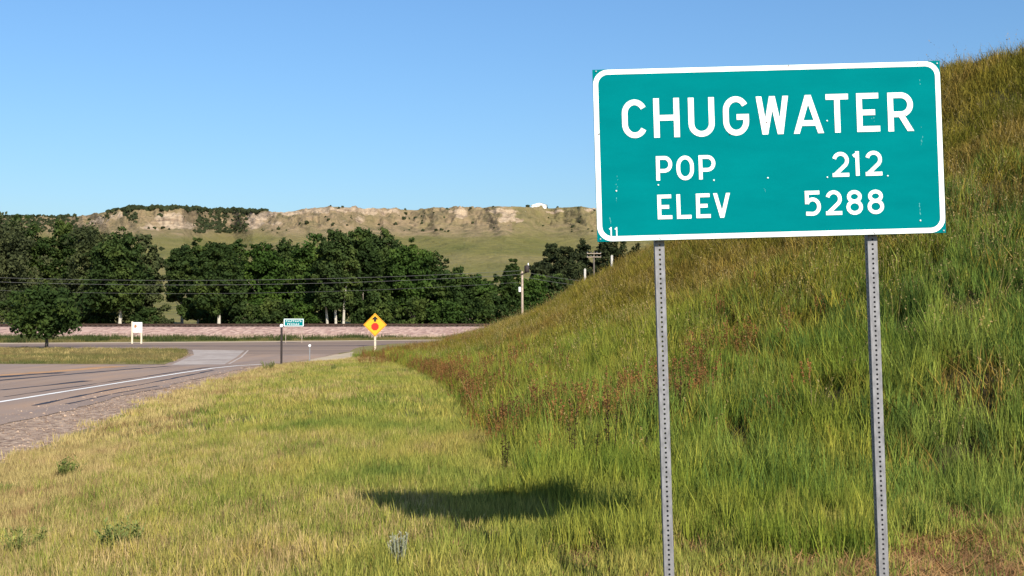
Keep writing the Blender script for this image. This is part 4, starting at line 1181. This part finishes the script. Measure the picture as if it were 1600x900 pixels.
# -- island, far verge
x, y = cand(70000, 51.5, 126, 200)
inside = ((y < np.interp(x, [-70, -36, -22, -18.6, -15.6], [82.5, 80.6, 77.5, 66, 51.8])) & (x < -15.6) & (y > 52.4))
verge = (y > np.interp(x, [-75, -43, -25, -6, 14], [99.5, 101.5, 108, 119, 124.5])) & (y < 126.5) & (x < 12)
ok = inside & (RNG.random(len(x)) < 0.75)
xi, yi = x[ok], y[ok]
scatter('island_grass', xi, yi, RNG.uniform(.8, 1.5, len(xi)), short_far, M['verge'], 'grass of the roadside island', z=np.full(len(xi), ROAD_Z + .01))
ok = inside & (RNG.random(len(x)) < 0.45 * sstep(.4, .6, fbm(x * .15, y * .25, 161, 3))) 
xi, yi = x[ok], y[ok]
scatter('island_dry_grass', xi, yi, RNG.uniform(.8, 1.6, len(xi)), short_far, M['straw'], 'dry grass of the roadside island', z=np.full(len(xi), ROAD_Z + .01))
nz = fbm(x * 0.12, y * 0.3, 151, 3)
ok = verge & (RNG.random(len(x)) < 0.35 + 0.65 * nz)
xi, yi, nn = x[ok], y[ok], nz[ok]
scatter('verge_weeds', xi, yi, 0.9 + 2.2 * sstep(.45, .75, nn) * RNG.random(len(xi)), short_far, M['verge'], 'rough weeds between the crossing road and the ballast bank', z=np.full(len(xi), -.33))
cx_ = RNG.uniform(-60, 2, 90); cy_ = np.interp(cx_, [-75, -43, -25, -6, 14], [100, 102, 109, 120, 126]) + RNG.uniform(0, 22, 90); m_ = cy_ < 127
xi = np.concatenate([c + RNG.normal(0, .55, 14) for c in cx_[m_]]); yi = np.concatenate([c + RNG.normal(0, .5, 14) for c in cy_[m_]])
scatter('verge_weeds', xi, yi, RNG.uniform(2.2, 5.0, len(xi)), short_far, M['weed_dark'], 'darker weed clumps below the ballast bank', z=np.full(len(xi), -.33))
# loose stones on the shoulder
octv = np.array([(1, 0, 0), (-1, 0, 0), (0, 1, 0), (0, -1, 0), (0, 0, 1), (0, 0, -1)], float)
octf = np.array([(0, 2, 4), (2, 1, 4), (1, 3, 4), (3, 0, 4), (2, 0, 5), (1, 2, 5), (3, 1, 5), (0, 3, 5)])
y = RNG.uniform(12, 52, 12000); x = RNG.uniform(-11.5, -5.5, len(y))
dd = xgl(y) - x
ok = (dd > -0.6) & (dd < 2.6) & (RNG.random(len(x)) < 0.85)
x, y = x[ok], y[ok]; k = len(x)
s = RNG.uniform(.008, .026, k) * np.where(RNG.random(k) < .06, 2.0, 1)
V = (octv[None] * s[:, None, None] * RNG.uniform(.6, 1.3, (k, 6, 1)) * np.array([1, 1, .6]) + np.stack([x, y, np.maximum(zg(x, y), -0.312) + s * .3], -1)[:, None]).reshape(-1, 3)
Fq = (octf[None] + (np.arange(k) * 6)[:, None, None]).reshape(-1, 3)
setp(link('gravel', mesh_np('gravel', V, Fq), M['gravel']), 'loose stones on the road shoulder', kind='stuff')

# ------------------------------------------------------------------ single plants
def at_ground(px, row, Yd):
    p = P(px, row, Yd)
    return (p.x, Yd, float(zg(p.x, Yd)) - 0.02)
def leafy(name, loc, n, h, spread, lw, ll, mat, label, cat, group=None, stem='weed', leafn=12):
    root = empty(name, loc, label, cat, group)
    st, lf = MB(), MB()
    for i in range(n):
        a = random.uniform(0, 2 * PI); r = spread * math.sqrt(random.random())
        b0 = Vector((math.cos(a) * r * .4, math.sin(a) * r * .4, 0)); hh = h * random.uniform(.6, 1)
        tip = Vector((math.cos(a) * r, math.sin(a) * r, hh))
        st.tube([b0, b0.lerp(tip, .5), tip], [.006, .004, .002], 5)
        for j in range(leafn):
            q = random.uniform(.15, 1); p0 = b0.lerp(tip, q)
            b = random.uniform(0, 2 * PI); L = ll * random.uniform(.6, 1.2)
            d_ = Vector((math.cos(b), math.sin(b), random.uniform(0, .9))).normalized()
            sd = d_.cross(Vector((0, 0, 1))).normalized() * lw * random.uniform(.7, 1.2)
            lf.add([p0, p0 + d_ * L * .5 + sd, p0 + d_ * L, p0 + d_ * L * .5 - sd], [(0, 1, 2, 3)])
    st.build('stem', M[stem], root); lf.build('leaf', mat, root)['kind'] = 'stuff'
    return root
leafy('sagebrush', at_ground(622, 900, 7.3), 34, .24, .07, .004, .026, M['sage'], 'pale grey sagebrush sprig at the bottom edge, below the sign shadow', 'shrub', None, 'sage', 14)
for px, row, Yd, n_, h_, lab in ((35, 850, 8.7, 26, .26, 'leafy green weed in the lower left corner'), (190, 860, 8.4, 26, .27, 'leafy green weed right of the corner weed'), (105, 712, 13.5, 22, .30, 'light green bushy weed near the gravel'),
                                 (12, 735, 12.7, 16, .18, 'small dark weed at the left edge by the gravel'), (265, 712, 13.5, 14, .16, 'low weed in the dry grass of the verge'), (418, 575, 46, 24, .42, 'weed clump left of the tall dark post'), (524, 580, 43, 20, .30, 'small dark weed in the verge right of the tall dark post')):
    leafy('weed', at_ground(px, row, Yd), n_ + 10, h_ * .9, h_ * .75, h_ * .03, h_ * .20, M['weed'], lab, 'weed', 'leafy weeds in the verge')
for px, Yd, n_, h_, lab in ((890, 11.2, 3, .78, 'forked dark dock stalk behind the sign shadow'), (955, 11.6, 3, .85, 'dark seeded dock stalk left of the left sign post'), (920, 11.0, 3, .55, 'short dark dock stalk between two taller ones'), (1062, 13.2, 3, .7, 'dark dock stalk right of the left sign post'), (788, 11.4, 3, .55, 'leftmost dark dock stalk, above the sign shadow')):
    x_ = (px - 800) / F * Yd
    leafy('dock_plant', (x_, Yd, float(zg(x_, Yd)) - .02), n_, h_, .14, .011, .035, M['dock'], lab, 'weed', 'dark dock stalks in the tall grass', 'dock', 34)
